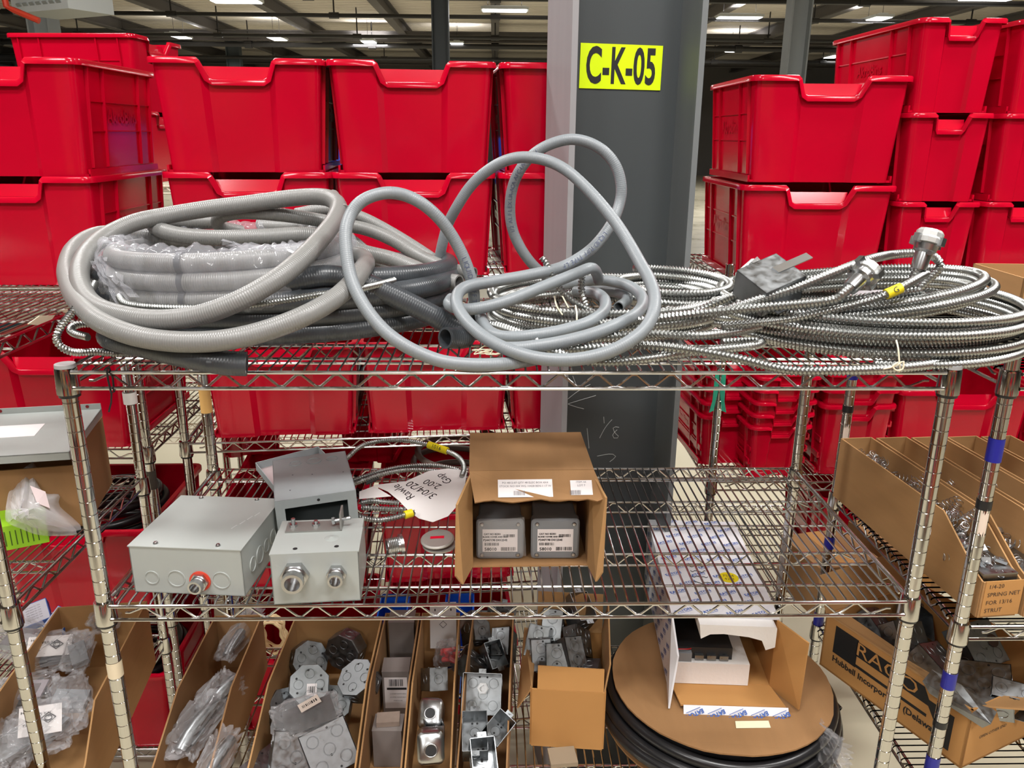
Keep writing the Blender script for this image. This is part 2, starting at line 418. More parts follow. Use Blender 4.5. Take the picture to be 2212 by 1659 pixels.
# the big column ------------------------------------------------------------
COLP = pY(1233.6, 152, .65); COLR = R(8)
bigcol = hcol('steel_column', 'big dark grey steel column behind the wire shelf', (COLP.x, .65), .312, .27, .014, COLR, FLZ, CEILZ, STEELG, STEELL, mat('column_lit_tone', srgb(112, 116, 117), .5, noise=.12, nscale=4, stretch=(3, 3, .3)))  # right flange coloured lighter to stand for the light falling on it
CW = Matrix.Translation((COLP.x, .65, 0)) @ Matrix.Rotation(COLR, 4, 'Z')     # local: x along width, y depth
webY = .135-.007
def on_web(px, py):
    # hit of the view ray on the web plane
    n = CW.to_3x3() @ Vector((0, 1, 0)); o = CW @ Vector((0, webY, 0)); d = ray(px, py)
    return CAM+d*((o-CAM).dot(n)/d.dot(n))
WX = CW.to_3x3() @ Vector((1, 0, 0)); WN = CW.to_3x3() @ Vector((0, -1, 0))
a, b_, c, d = [on_web(*q) for q in ((1254, 94), (1431, 98), (1426, 194), (1250, 192))]
ctr = (a+b_+c+d)/4; sw = ((b_-a).length+(c-d).length)/2; sh = ((a-d).length+(b_-c).length)/2
sg = thing('location_sign', 'yellow sign with black lettering C-K-05 on the big column', 'sign', ctr+WN*.002)
ROTS = Matrix.Rotation(R(-.6), 3, WN)
ex = ROTS @ WX; ey = ROTS @ Vector((0, 0, 1))
M3 = Matrix((ex, ey, -WN)).transposed()
part('plate', MB().box(ctr+WN*.002, (sw, sh, .002), M3), YELLOW, sg, world=True)
q = MB(); hgt = sh*.80
put_text(q, 'C-K-05', hgt*1.40, ctr+WN*.0032-ey*0.002, ex, ey, sx=.50, bold=.0028, res=4, spacing=1.04)
part('lettering', q, INK, sg, world=True)
# chalk marks on the web
def chalk(name, label, lines):
    q = MB()
    for ln in lines:
        pts = [on_web(*p)+WN*.001 for p in ln]; q.tube(cr(pts, step=.01).tolist(), .0009, 4)
    part(name, q, CHALK, bigcol, world=True, label=label)
chalk('chalk_mark', 'chalk strokes beside the left flange', [[(1227, 872), (1260, 862), (1287, 854)], [(1227, 873), (1245, 879), (1261, 883)], [(1226, 862), (1248, 845), (1262, 838)], [(1237, 812), (1250, 838), (1275, 830)]])
chalk('chalk_mark', 'chalk fraction', [[(1304, 900), (1305, 914)], [(1295, 946), (1308, 922), (1322, 906)], [(1337, 923), (1324, 922), (1328, 935), (1338, 944), (1326, 946), (1323, 938), (1333, 928)], [(1268, 925), (1270, 945), (1272, 968)], [(1290, 985), (1320, 980), (1330, 986), (1317, 997)]])
# ================================================================ wire shelving
def wire_mb(y0, y1, r=.0019, drop=.004):
    return MB().tube([(0, y0-.0115, -drop), (0, y0-.0105, .000), (0, y0-.004, .0024), (0, y1+.004, .0024), (0, y1+.0105, 0), (0, y1+.0115, -drop)], r, 6)
def zig(mb, a, b, z0, z1, period, r, lead=.03):
    a = Vector(a); b = Vector(b); d = b-a; L = d.length; d.normalize(); nseg = max(2, int(round((L-2*lead)/(period/2)))); st = (L-2*lead)/nseg
    pts = []
    for k in range(nseg+1):
        c = a+d*(lead+st*k); up = (k % 2 == 1); z = z1 if up else z0
        if k in (0, nseg): z = (z0+z1)/2 if True else z
        for o in (-.004, .004): pts.append((c.x+d.x*o, c.y+d.y*o, a.z+z))
    mb.tube(pts, r, 6); return mb
def shelf(unit, x0, x1, y0, y1, z, single=False, along='y', pitch=.0189, label=None, ringcol=True, col_posts=None):
    s = thing_part('shelf', unit, (0, 0, z), label)
    f = MB(); RR = .0033
    yf, yb = y0-.012, y1+.012
    for y in (yf, yb):
        f.cyl((x0+.014, y, -.0015), (x1-.014, y, -.0015), RR, 8); f.cyl((x0+.014, y, -.0285), (x1-.014, y, -.0285), RR, 8)
        zig(f, (x0+.014, y+.003, 0), (x1-.014, y+.003, 0), -.0255, -.0062, .0602, .0023)
    for x in (x0, x1):
        f.cyl((x, y0+.014, -.0015), (x, y1-.014, -.0015), RR, 8); f.cyl((x, y0+.014, -.0285), (x, y1-.014, -.0285), RR, 8)
        zig(f, (x, y0+.014, 0), (x, y1-.014, 0), -.0255, -.0062, .0602, .0023)
    D = y1-y0; W = x1-x0
    part('rail_frame', f, CHROME, s, 40)
    if along == 'y':
        for fr in (.29, .697):
            q = MB(); y = y0+D*fr
            q.cyl((x0, y, -.0032), (x1, y, -.0032), .0028, 6); q.cyl((x0, y, -.0285), (x1, y, -.0285), .0028, 6); zig(q, (x0, y, 0), (x1, y, 0), -.0265, -.006, .0602, .002)
            part('truss', q, CHROME, s, 40)
        for fr in (.084, .492, .9): part('cross_rod', MB().cyl((x0, y0+D*fr, -.0030), (x1, y0+D*fr, -.0030), .0024, 6), CHROME, s, 40)
        n = int(round(W/pitch)); me = wire_mb(y0, y1).mesh('wire', CHROME, 40)
        xs = [x0+W*(k+.5)/n for k in range(n)]
        if single:
            for x in xs: link('wire', me, s, (x, 0, 0))
        else:
            q = MB(); b = wire_mb(y0, y1)
            for x in xs: q.add([(p[0]+x, p[1], p[2]) for p in b.v], b.f)
            tag(part('wires', q, CHROME, s, 40), kind='stuff')
    else:
        for fr in (.3, .7):
            q = MB(); x = x0+W*fr
            q.cyl((x, y0, -.0032), (x, y1, -.0032), .0028, 6); q.cyl((x, y0, -.0285), (x, y1, -.0285), .0028, 6); zig(q, (x, y0, 0), (x, y1, 0), -.0265, -.006, .0602, .002)
            part('truss', q, CHROME, s, 40)
        n = int(round(D/pitch)); q = MB(); b = wire_mb(x0, x1)
        for k in range(n):
            y = y0+D*(k+.5)/n; q.add([(p[1], y, p[2]) for p in b.v], b.f)
        tag(part('wires', q, CHROME, s, 40), kind='stuff')
    cm = MB().lathe([(.0128, .004), (.0165, .004), (.0172, .001), (.0188, -.034), (.0188, -.040), (.0128, -.040)], 18).mesh('collar', POST, 40)
    rm = MB().lathe([(.0128, -.0400), (.0172, -.0400), (.0166, -.0455), (.0128, -.0455)], 18).mesh('sleeve_ring', BLACKT, 40)
    for x in (x0, x1):
        for y in (y0, y1):
            c = link('collar', cm, s, (x, y, 0))
            if ringcol: link('sleeve_ring', rm, s, (x, y, 0))
    return s
def thing_part(name, parent, loc, label=None):
    o = bpy.data.objects.new(name, None); COL.objects.link(o); o.parent = parent; o.location = loc; o.empty_display_size = .02
    if label: o['label'] = label
    return o
def post_mb(z0, z1, r=.0129):
    pr = [(0, z0), (r, z0)]; z = z0+.05
    while z < z1-.01:
        pr += [(r, z-.0013), (r-.0010, z-.0004), (r-.0010, z+.0004), (r, z+.0013)]; z += .0254
    pr += [(r, z1-.002), (r-.002, z1), (0, z1)]
    return MB().lathe(pr, 18)
def unit(label, loc, rz, W, D, ztop, shelves, single=False, along='y', name='wire_shelving_unit', posts=(0, 1, 2, 3)):
    u = thing(name, label, 'shelving', (loc[0], loc[1], FLZ), rz)
    pm = post_mb(.03, ztop-FLZ).mesh('post', POST, 30); ft = MB().lathe([(0, 0), (.017, 0), (.018, .012), (.010, .02), (.010, .034), (0, .034)], 14).mesh('levelling_foot', BLACKT, 40)
    P = []
    for k, (x, y) in enumerate(((0, 0), (W, 0), (0, D), (W, D))):
        if k in posts:
            o = link('post', pm, u, (x, y, 0)); P.append(o); link('levelling_foot', ft, o)
        else: P.append(None)
    S = []
    for sh in shelves: S.append(shelf(u, 0, W, 0, D, sh-FLZ, single, along))
    return u, P, S
def band(post, z, h, material, r=.0136, name='tape_band', label=None):
    o = part(name, MB().lathe([(r, z-FLZ-h/2), (r, z-FLZ+h/2)], 18), material, post, 40, label); return o
XL, XR = -.727, .727
main, MP, MS = unit('chrome wire shelving unit in front, piled with conduit coils', (XL, 0), 0, XR-XL, .583, .4318+.006, [.4318, 0, -.522], single=True)
cap = MB().lathe([(0, .008), (.0158, .008), (.0165, .004), (.0165, -.004)], 18).mesh('post_cap', mat('grey_cap', srgb(150, 150, 150), .4), 40)
link('post_cap', cap, MP[0], (0, 0, .4318+.002-FLZ)); link('post_cap', cap, MP[1], (0, 0, .4318+.002-FLZ))
band(MP[2], .19, .07, MASK); zc = pY(249, 1442, 0).z; band(MP[0], zc, .032, MASK2)
# neighbours
LUX, LUF, LUD = -.945, .075, .59
lu, LP, LS = unit('chrome wire shelving unit at the left edge with boxes and bags', (LUX-1.2, LUF), 0, 1.2, LUD, .47, [.43, -.055, -.535])
band(LP[3], .165, .03, mat('white_sleeve', srgb(206, 204, 198), .5), .0165, 'split_sleeve')
RUX = .872
ru, RP, RS = unit('chrome wire shelving unit at the right edge with cardboard bins', (RUX, .065), 0, 1.0, .59, .438, [.41, -.098, -.50], along='x')
for z, h, m_ in ((pY(2155, 970, .065).z, .045, BLUET), (pY(2133, 1088, .065).z, .018, BLACKT), (pY(2052, 1466, .065).z, .038, BLUET), (pY(2028, 1561, .065).z, .015, BLACKT), (pY(2015, 1650, .065).z, .045, BLUET)): band(RP[0], z, h, m_)
for z, h, m_ in ((pY(1815, 806, .655).z, .03, BLUET), (pY(1802, 882, .655).z, .018, BLACKT), (pY(1760, 1170, .655).z, .036, BLUET), (pY(1745, 1256, .655).z, .016, BLACKT), (pY(1738, 1335, .655).z, .036, BLUET)): band(RP[2], z, h, m_)
# torn paper labels on the right unit's posts
for po, px, py_, Y in ((RP[0], 2120, 1124, .065), (RP[2], 1795, 935, .655)):
    z = pY(px, py_, Y).z-FLZ; q = MB(); a = [-2.3+.12*k for k in range(10)]
    rnd = random.Random(int(px)); up = [z+.022+rnd.uniform(-.008, .008) for _ in a]; lo = [z-.022+rnd.uniform(-.008, .006) for _ in a]
    q.add([(.0134*math.cos(t_), .0134*math.sin(t_), zz) for t_, zz in zip(a, up)]+[(.0134*math.cos(t_), .0134*math.sin(t_), zz) for t_, zz in zip(a, lo)], [(i, i+1, 11+i, 10+i) for i in range(9)])
    part('torn_label', q, mat('torn_paper', srgb(226, 208, 192), .8), po)
# masking tape stuck on the left unit's top shelf, black tie on the main one
q = MB()
for pts in ([(60, 700), (85, 682), (118, 681), (108, 694), (92, 704)], [(128, 670), (146, 668), (144, 676)]): q.panel([pX(x, y, LUX+.001) for x, y in pts], .002)
part('tape_scrap', q, MASK2, LS[0], world=True)
q = MB(); tz = .4318
q.tube([(-.652, -.018, tz+.006), (-.652, -.019, tz-.012), (-.650, -.019, tz-.034), (-.6495, -.010, tz-.035), (-.650, -.007, tz-.012), (-.652, -.010, tz+.006), (-.652, -.018, tz+.006)], .0018, 6)
q.tube([(-.6495, -.019, tz-.034), (-.652, -.02, tz-.05), (-.658, -.02, tz-.066)], .0014, 6)
tie = solo('cable_tie', q, BLACKT, 'black cable tie looped on the front rail by the left post', 'cable tie', smooth=40)
# back racks
CBX, CBY, CBR = -.905, .87, math.atan2(.085, 1.0)
cb, CP, CS = unit('wire rack behind, holding the middle red bins', (CBX, CBY), CBR, 1.19, .60, .435, [.425, -.035, -.53, -1.045], posts=(0, 2))
lb, LBP, LBS = unit('wire rack behind on the left, holding the left red bins', (-2.25, .83), 0, 1.255, .60, .425, [.415, -.035, -.56, -1.045], posts=(1, 3))
band(LBP[1], pY(350, 1035, .83).z, .055, mat('dark_label', srgb(78, 72, 66), .6))
rb, RBP, RBS = unit('wire rack behind on the right, holding the tall red bins', (.640, 1.0), 0, 1.9, .60, .455, [.395, -.215, -.60], posts=(0, 2))
rb2, RB2P, _ = unit('narrow wire rack just behind the big column', (.05, 1.18), 0, .50, .5, .30, [-.10, -.45], posts=(1, 3))
# green tape with pen writing on the right rack's front rail
gt = thing('rail_label', 'green tape label reading GB/GC on the right rack rail', 'label', pY(2085, 632, .985))
a = pY(1990, 627, .983); b_ = pY(2192, 626, .983)
part('tape', MB().bbox((a.x, .982, a.z-.013), (b_.x+.05, .984, a.z+.012)), GREENT, gt, world=True)
q = MB(); put_text(q, 'GB/GC', .030, pY(2108, 626, .9815), (1, 0, 0), (0, 0, 1), lift=.0008); part('lettering', q, INK, gt, world=True)
# green rag of tape on the second right post
gp = pY(1548, 862, 1.0)
q = MB(); rnd = random.Random(4)
for s_ in (-1, 1):
    q.panel([(gp.x+s_*.004, .983, gp.z+.10), (gp.x+s_*.016, .982, gp.z+.085), (gp.x+s_*.018, .980, gp.z), (gp.x+s_*.026, .978, gp.z-.035), (gp.x+s_*.012, .981, gp.z-.03), (gp.x+s_*.003, .983, gp.z+.03)], .002)
solo('tape_tag', q, GREENT, 'green tape tag hanging on the rack post right of the column', 'tape')
# ================================================================ red bins
def bin_parts(W, D, H, tag_):
    # local: x centred, y from 0 (front) to D, z from 0; W, D outer at rim
    tp = .012*W/.42+.004          # taper per side
    th = .0035
    def loop(z, inset=0.0):
        k = z/H; ox = tp*(1-k); hw = W/2-.010-ox-inset; y0 = .012+ox*.8+inset; y1 = D-.012-ox*.8-inset
        rc = .016; pts = []; tops = []
        rec = .011
        def arc(cx, cy, a0, a1):
            for j in range(4):
                a = R(a0+(a1-a0)*j/3); pts.append((cx+rc*math.cos(a), cy+rc*math.sin(a))); tops.append(0)
        arc(-hw+rc, y0+rc, 180, 270)
        for fx, rr, nt in ((.155, 0, 0), (.265, 0, 0), (.275, 0, 0), (.315, rec, 1), (.345, rec, 1), (.50, rec, 1), (.655, rec, 1), (.685, rec, 1), (.725, 0, 0), (.735, 0, 0), (.845, 0, 0)):
            pts.append(((fx-.5)*2*hw, y0+rr)); tops.append(nt)
        arc(hw-rc, y0+rc, 270, 360)
        for fy in (.12, .3, .5, .7, .88): pts.append((hw, y0+(y1-y0)*fy)); tops.append(0)
        arc(hw-rc, y1-rc, 0, 90)
        for fx in (.75, .5, .25): pts.append(((fx-.5)*2*hw, y1)); tops.append(0)
        arc(-hw+rc, y1-rc, 90, 180)
        for fy in (.88, .7, .5, .3, .12): pts.append((-hw, y0+(y1-y0)*fy)); tops.append(0)
        return pts, tops
    NOT = .050*H/.275
    _, tops = loop(H); n = len(tops)
    fr = [0]*n
    # front notch heights: indices of the stations
    base_i = 4
    for j, v in enumerate((0, 0, .15, .9, 1, 1, 1, .9, .15, 0, 0)): fr[base_i+j] = v*NOT
    def ring(k, inset=0.0):
        out = []
        for i in range(n):
            z = (H-fr[i])*k if k > .999 else H*k*(1-fr[i]/H)
            p = loop_cached(round(z, 5), inset)[i]; out.append((p[0], p[1], z))
        return out
    cache = {}
    def loop_cached(z, inset):
        if (z, inset) not in cache: cache[(z, inset)] = loop(z, inset)[0]
        return cache[(z, inset)]
    b = MB()
    lv = [0, .25, .5, .75, 1.0]; vs = []
    for k in lv: vs += ring(k)
    inn = [1.0, .5, .02]
    for k in inn: vs += ring(k, th)
    fs = []; m_ = len(lv)+len(inn)
    for i in range(m_-1):
        for j in range(n): fs.append((i*n+j, i*n+(j+1) % n, (i+1)*n+(j+1) % n, (i+1)*n+j))
    fs.append(tuple(range(n))[::-1]); fs.append(tuple((m_-1)*n+j for j in range(n)))
    b.add(vs, fs)
    body = b.mesh('bin_body_'+tag_, RED, 30)
    # rim flange
    top = ring(1.0); r_ = MB(); vs = []
    for i, p in enumerate(top):
        a = Vector(top[i-1]); c = Vector(top[(i+1) % n]); t = Vector((c.x-a.x, c.y-a.y, 0)); t.normalize(); o = Vector((t.y, -t.x, 0)); q = Vector(p)
        t3 = (c-a).normalized(); up = Vector((0, 0, 1))-t3*t3.z; up.normalize()
        for ou, uu in ((-th, .001), (.0095, .001), (.0115, -.002), (.0115, -.014*H/.275), (.0095, -.014*H/.275), (.0095, -.0025), (-th, -.0025)): vs.append(q+o*ou+up*uu)
    K = 7
    r_.add(vs, [(i*K+j, ((i+1) % n)*K+j, ((i+1) % n)*K+(j+1) % K, i*K+(j+1) % K) for i in range(n) for j in range(K)])
    rim = r_.mesh('bin_rim_'+tag_, RED, 35)
    # handle panel inside the notch
    h = MB(); hw = W/2-.010; z0 = H-NOT+.001; y0 = .012+.011
    xa, xb = (.315-.5)*2*hw, (.685-.5)*2*hw; xc, xd = (.29-.5)*2*hw, (.71-.5)*2*hw
    h.panel([(xa, y0, z0), (xb, y0, z0), (xd, y0+.010, z0+.030*H/.275), (xc, y0+.010, z0+.030*H/.275)], .003)
    handle = h.mesh('bin_handle_'+tag_, RED)
    # side ribs
    SR = []
    for sx in (-1, 1):
        s = MB(); SR.append(s)
        for fy in (.13, .30, .74, .9):
            y = D*fy
            s.add([(sx*(W/2-.011-tp), y-.003, .02), (sx*(W/2-.011-tp), y+.003, .02), (sx*(W/2-.010), y+.003, H-.012), (sx*(W/2-.010), y-.003, H-.012),
                   (sx*(W/2-.011-tp+.009), y-.002, .02), (sx*(W/2-.011-tp+.009), y+.002, .02), (sx*(W/2-.002), y+.002, H-.012), (sx*(W/2-.002), y-.002, H-.012)],
                  [(0, 3, 7, 4), (1, 5, 6, 2), (4, 7, 6, 5), (0, 4, 5, 1)])
        for fz in (.40, .66):
            z = H*fz; x = W/2-.0105-tp*(1-fz); s.bbox((sx*(x-.001), D*.13, z-.0015), (sx*(x+.004), D*.9, z+.0015))
    ribs = [s.mesh('bin_ribs_'+tag_, RED) for s in SR]
    # bottom side runners
    RU_ = []
    for sx in (-1, 1):
        u = MB(); RU_.append(u); x = W/2-.010-tp; u.bbox((sx*(x-.004), .03, .0), (sx*(x+.010), D-.03, .006)); u.bbox((sx*(x+.006), .03, .0), (sx*(x+.011), D-.03, .018))
    runner = [u.mesh('bin_runner_'+tag_, RED) for u in RU_]
    EM = []
    tsz = .050*H/.275
    for sx in (-1, 1):
        v, f = text_mb('AkroBins', tsz, 1.0, .001, 2, 1.0)
        k = .53; x = sx*(W/2-.0085-tp*(1-k))
        M = plane_M((x, D*.52, H*k), (0, sx, 0), (sx*tp/H, 0, 1)); nv = len(v)
        vs = [M @ Vector((p[0], p[1], 0)) for p in v]+[M @ Vector((p[0], p[1], .0015)) for p in v]
        EM.append(MB().add(vs, [tuple(i+nv for i in ff) for ff in f]).mesh('bin_lettering_'+tag_, RED))
    return dict(body=[body], rim=[rim], handle=[handle], side_ribs=ribs, side_runner=runner, lettering=EM)
BINA = bin_parts(.430, .50, .275, 'wide'); BINB = bin_parts(.235, .58, .232, 'tall'); BINC = bin_parts(.20, .45, .17, 'narrow')
def red_bin(kind, x, y, z, rz, label, group=None, rot=None):
    # x,y = centre of the front edge at floor level
    t = thing('red_bin', label, 'bin', (x, y, z), rz, group, rot)
    for k, ms in kind.items():
        for me in ms: link('bin_'+k, me, t)
    return t
GB = 'red plastic stacking bins on the racks behind'
PIT = .275
# middle rack, upper shelf (two high)
def cbin(d, z, label, dy=-.01, rz=CBR, kind=BINA, jit=0):
    p = Vector((CBX, CBY, 0))+Vector((math.cos(CBR), math.sin(CBR), 0))*d+Vector((-math.sin(CBR), math.cos(CBR), 0))*dy
    return red_bin(kind, p.x, p.y, z, rz+jit, label, GB)
zt = .4275
cbin(.235, zt, 'red bin behind the bagged coil, under the wide bin left of centre', jit=R(-.5))
cbin(.232, zt+PIT, 'upper red bin just left of centre, pale splash low on its front', jit=R(.4))
cbin(.664, zt, 'lower red bin behind the arching grey hoses')
cbin(.666, zt+PIT, 'upper red bin in the middle, second left of the big column', jit=R(.3))
cbin(1.105, zt, 'lower red bin partly hidden by the column left flange')
cbin(1.107, zt+PIT, 'upper red bin partly hidden by the column left flange')
zt2 = -.0325
cbin(.275, zt2, 'red bin below the top shelf, right of the masking taped post')
cbin(.71, zt2, 'red bin below the top shelf, above the open cardboard carton')
cbin(1.13, zt2, 'red bin below the top shelf, cut off by the column flange')
zt3 = -.5275
cbin(.28, zt3, 'low red bin behind the two grey boxes')
cbin(.74, zt3, 'low red bin seen through the wires behind the paper sheet')
cbin(.28, -1.0425, 'lowest red bin, seen between the two left cardboard bins')
cbin(.74, -1.0425, 'lowest red bin behind the narrow cardboard bins')
# left rack
ztl = .4175
red_bin(BINA, -1.245, .80, ztl, 0, 'lower left red bin beside the front hoop of grey conduit', GB)
red_bin(BINA, -1.242, .80, ztl+PIT, R(1), 'upper left red bin with its right side showing', GB)
red_bin(BINA, -1.72, .80, ztl, 0, 'left red bin outside the picture, lower', GB)
red_bin(BINA, -1.72, .80, ztl+PIT, 0, 'left red bin outside the picture, upper', GB)
red_bin(BINA, -1.235, .80, -.0325, 0, 'red bin below the top shelf at the left edge', GB)
red_bin(BINA, -1.235, .80, -.5575, R(1), 'low red bin at the left holding black hoses', GB)
red_bin(BINA, -1.235, .80, -1.0425, R(1), 'lowest red bin at the left, seen beside the cream taped post', GB)
# right rack, upper shelf
ztr = .3975
red_bin(BINA, .865, .975, ztr, R(-1), 'lower wide red bin right of the big column', GB)
red_bin(BINA, .868, .975, ztr+PIT+.008, R(-1), 'upper wide red bin right of the big column, side lettering showing', GB)
for i, (x, y) in enumerate(((1.205, .97), (1.455, .98), (1.705, .98))):
    for k in range(3):
        nm = ('bottom', 'middle', 'top')[k]; st = ('the tall stack next to the wide bins', 'the tall stack at the right edge', 'a tall stack outside the right edge')[i]
        red_bin(BINB, x+.006*k*(1 if i else -1), y, ztr+k*.234, R((.6, -.4, .8)[k]), nm+' red bin of '+st, 'three high red bin stacks on the right')
# right rack, middle shelf: nested bins
ztm = -.2125
for s_, (x, y, n, pt, kind, lb, rz) in enumerate(((.845, 1.0, 6, .040, BINC, 'the narrow nested red stack behind the shelf', R(3)), (1.085, 1.02, 5, .052, BINB, 'the wider nested red stack behind the right post', 0))):
    for k in range(n):
        red_bin(kind, x+.002*k, y-.002*k, ztm+k*pt, rz, '%s bin of %s' % (('lowest', 'second', 'third', 'fourth', 'fifth', 'sixth')[k], lb), 'nested red bins')
for k in range(5):
    red_bin(BINC, .72+.002*k, 1.10, ztm+.045*k, R(4), '%s bin of the nested red stack seen end on past the green tape tag' % ('lowest', 'second', 'third', 'fourth', 'fifth')[k], 'nested red bins')
red_bin(BINA, 1.42, 1.03, ztm, 0, 'big red bin below the coil, behind the cardboard bins', GB)
red_bin(BINA, 1.87, .98, ztm, 0, 'big red bin at the right edge behind the cardboard bins', GB)
# low right
red_bin(BINA, 1.24, 1.06, -.5975, R(-6), 'low red bin under the right unit shelf', GB)
# red trays standing on edge between the low bins (dividers)
def tray(px, Y, z, rx, rz, lb):
    p = pY(px, 1000, Y); t = red_bin(BINC, p.x, Y, z, rz, lb, GB, rot=(rx, 0, rz)); return t
tray(545, 1.28, -.2545, 0, R(14), 'small red bin standing among the low bins left of the grey boxes')
tray(790, 1.22, -.2545, 0, R(-6), 'small red bin standing beside the taupe hose coil')
# black hoses in the low left bin, taupe hoses in the low middle bin
def coil_pts(cx, cy, z, r, turns, dz, jr=.0, seed=1, ry=None, tilt=(0, 0), start=0.0, wob=.0):
    rnd = random.Random(seed); pts = []; N = 16; ry = ry or r
    k = 0
    ph = [rnd.uniform(0, 6.28) for _ in range(6)]
    nn = int(N*turns)
    for i in range(nn+1):
        a = start+2*math.pi*i/N; tt = i/N
        q = 1+jr*math.sin(tt*2.4+ph[0])+jr*.6*math.sin(tt*5.1+ph[1])
        x = cx+r*q*math.cos(a); y = cy+ry*q*math.sin(a)
        zz = z+dz*tt+wob*math.sin(a*1.0+ph[2])*.5+wob*math.sin(tt*3+ph[3])*.4+tilt[0]*(x-cx)+tilt[1]*(y-cy)
        pts.append((x, y, zz))
    return pts
hose('black_hose_coil', coil_pts(-1.22, 1.02, -.40, .155, 4.5, .032, .05, 3, wob=.02), .013, HOSE_BK, 'black hose coil inside the low left red bin', 'hose', step=.012, n=10)
hose('taupe_hose_coil', coil_pts(-.13, 1.13, -.42, .150, 6.2, .045, .06, 5, wob=.02), .010, HOSE_T, 'taupe hose coil in the low bin behind the paper sheet', 'hose', step=.012, n=10)
hose('black_cable_coil', coil_pts(-.60, 1.10, -.40, .16, 4, .025, .05, 8, wob=.02), .008, HOSE_BK, 'black cable coil in the low bin behind the grey boxes', 'cable', step=.012, n=8)
hose('black_hose_coil', coil_pts(-1.22, 1.02, -.92, .155, 4.5, .032, .05, 13, wob=.02), .013, HOSE_BK, 'black hose coil inside the lowest left red bin', 'hose', step=.012, n=10)
# far rack beyond
fr_, FP_, FS_ = unit('cream wire rack far behind with teal and blue bins', (-2.6, 2.0), 0, 3.1, .55, 1.0, [.60, -.18, -.45], posts=(0, 1, 2, 3))
FARW = mat('cream_epoxy_wire', srgb(222, 214, 192), .5)
for s_ in FS_:
    for c_ in s_.children:
        if c_.type == 'MESH' and not c_.name.startswith(('collar', 'sleeve')): c_.data.materials[0] = FARW
def open_bin(x, y, z, w_, d_, h_, m_, lb, cat='bin', group=None, card=True, rz=0):
    t = thing('parts_bin', lb, cat, (x, y, z), rz, group)
    q = MB(); tk = .004
    q.bbox((-w_/2, 0, 0), (w_/2, d_, tk))
    for a, b in (((-w_/2, 0, 0), (-w_/2+tk, d_, h_)), ((w_/2-tk, 0, 0), (w_/2, d_, h_)), ((-w_/2, d_-tk, 0), (w_/2, d_, h_))): q.bbox(a, b)
    q.bbox((-w_/2, 0, 0), (w_/2, tk, h_*.55)); part('bin_body', q, m_, t)
    q = MB().bbox((-w_/2-.004, -.004, h_*.55), (w_/2+.004, .006, h_*.60)); part('front_lip', q, m_, t)
    if card: part('label_card', MB().bbox((-.03, -.004, .02), (.03, -.002, .06)), LABEL, t)
    return t
for i, x in enumerate((-2.2, -1.95, -1.70, -1.45, -1.20)):
    open_bin(x, 2.0, -.177, .20, .35, .16, TEAL, ('teal bin on the far rack, %s from the left' % ('first', 'second', 'third', 'fourth', 'fifth')[i]), group='teal bins on the far rack')
for i, (x, y, z) in enumerate(((-.62, 2.05, -.177), (-.38, 2.05, -.177), (-.02, 2.02, -.177), (.22, 2.02, -.177))):
    open_bin(x, y, z, .16, .3, .12, BLUEP, 'blue bin on the far rack, %s from the left' % ('first', 'second', 'third', 'fourth')[i], group='blue bins on the far rack')
for i, (x, z) in enumerate(((-.62, 0.604), (-.16, 0.604), (.10, 0.604))):
    open_bin(x, 2.0, z, .2, .3, .17, BLUEP, 'blue bin on the far rack top shelf, %s' % ('seen between the left pair of red bins', 'hidden behind the middle red bins', 'seen beside the column flange')[i], group='blue bins on the far rack')
for i, x in enumerate((-.95, -.85)):
    solo('caster_wheel', MB().lathe([(0, -.02), (.05, -.02), (.055, 0), (.05, .02), (0, .02)], 20, Matrix.Translation((x, 1.95, -.12)) @ Matrix.Rotation(R(90), 4, 'Y')), BLACKT if i else HOSE_D, 'dark wheel lying on the far rack, %s of two' % ('left', 'right')[i], 'wheel', smooth=40)

_x = pY(345, 60, 2.1).x-.06
for k, lb in enumerate(('crosswise red bin on the far rack, hidden under another', 'crosswise red bin on the far rack above the upper left bins')):
    red_bin(BINA, _x, 2.24, 0.604+.275*k, R(90-4*k), lb, GB)
_x2 = pY(186, 60, 2.1).x-.42
for k, lb in enumerate(('red bin on the far rack at the left, under another', 'red bin on the far rack at the left top corner')):
    red_bin(BINA, _x2-.13, 2.24, 0.604+.29*k, R(90), lb, GB)
# ================================================================ conduit and cable on the top shelf
ZT = .4346
def K(pts, ox=0, oy=0, s=1.0, r=.0, lift=0.0):
    out = []
    for q in pts:
        p = pY(ox+q[0]/s, oy+q[1]/s, q[2])
        if p.z < ZT+r: p.z = ZT+r
        out.append(p+Vector((0, 0, lift)))
    return out
def hose_text(P, r, body, size, s0, flip=False, material=None, parent=None, name='printed_lettering'):
    P = np.array([tuple(p) for p in P]); d = np.linalg.norm(np.diff(P, axis=0), axis=1); S = np.concatenate([[0], np.cumsum(d)])
    q = MB(); x = 0
    for ch in body:
        adv = size*(.36 if ch in ' -/1I' else .62)
        if ch != ' ':
            s = s0+(-1 if flip else 1)*(x+adv/2); p = Vector([float(np.interp(s, S, P[:, i])) for i in range(3)]); p2 = Vector([float(np.interp(s+.004, S, P[:, i])) for i in range(3)]); p1 = Vector([float(np.interp(s-.004, S, P[:, i])) for i in range(3)])
            t = (p2-p1).normalized()*(-1 if flip else 1); n = CAM-p; n = (n-t*n.dot(t)).normalized(); put_text(q, ch, size, p+n*r*1.012, t, n.cross(t), lift=.0001)
        x += adv
    return part(name, q, material or mat('blue_grey_print', srgb(84, 92, 116), .6), parent, world=True)
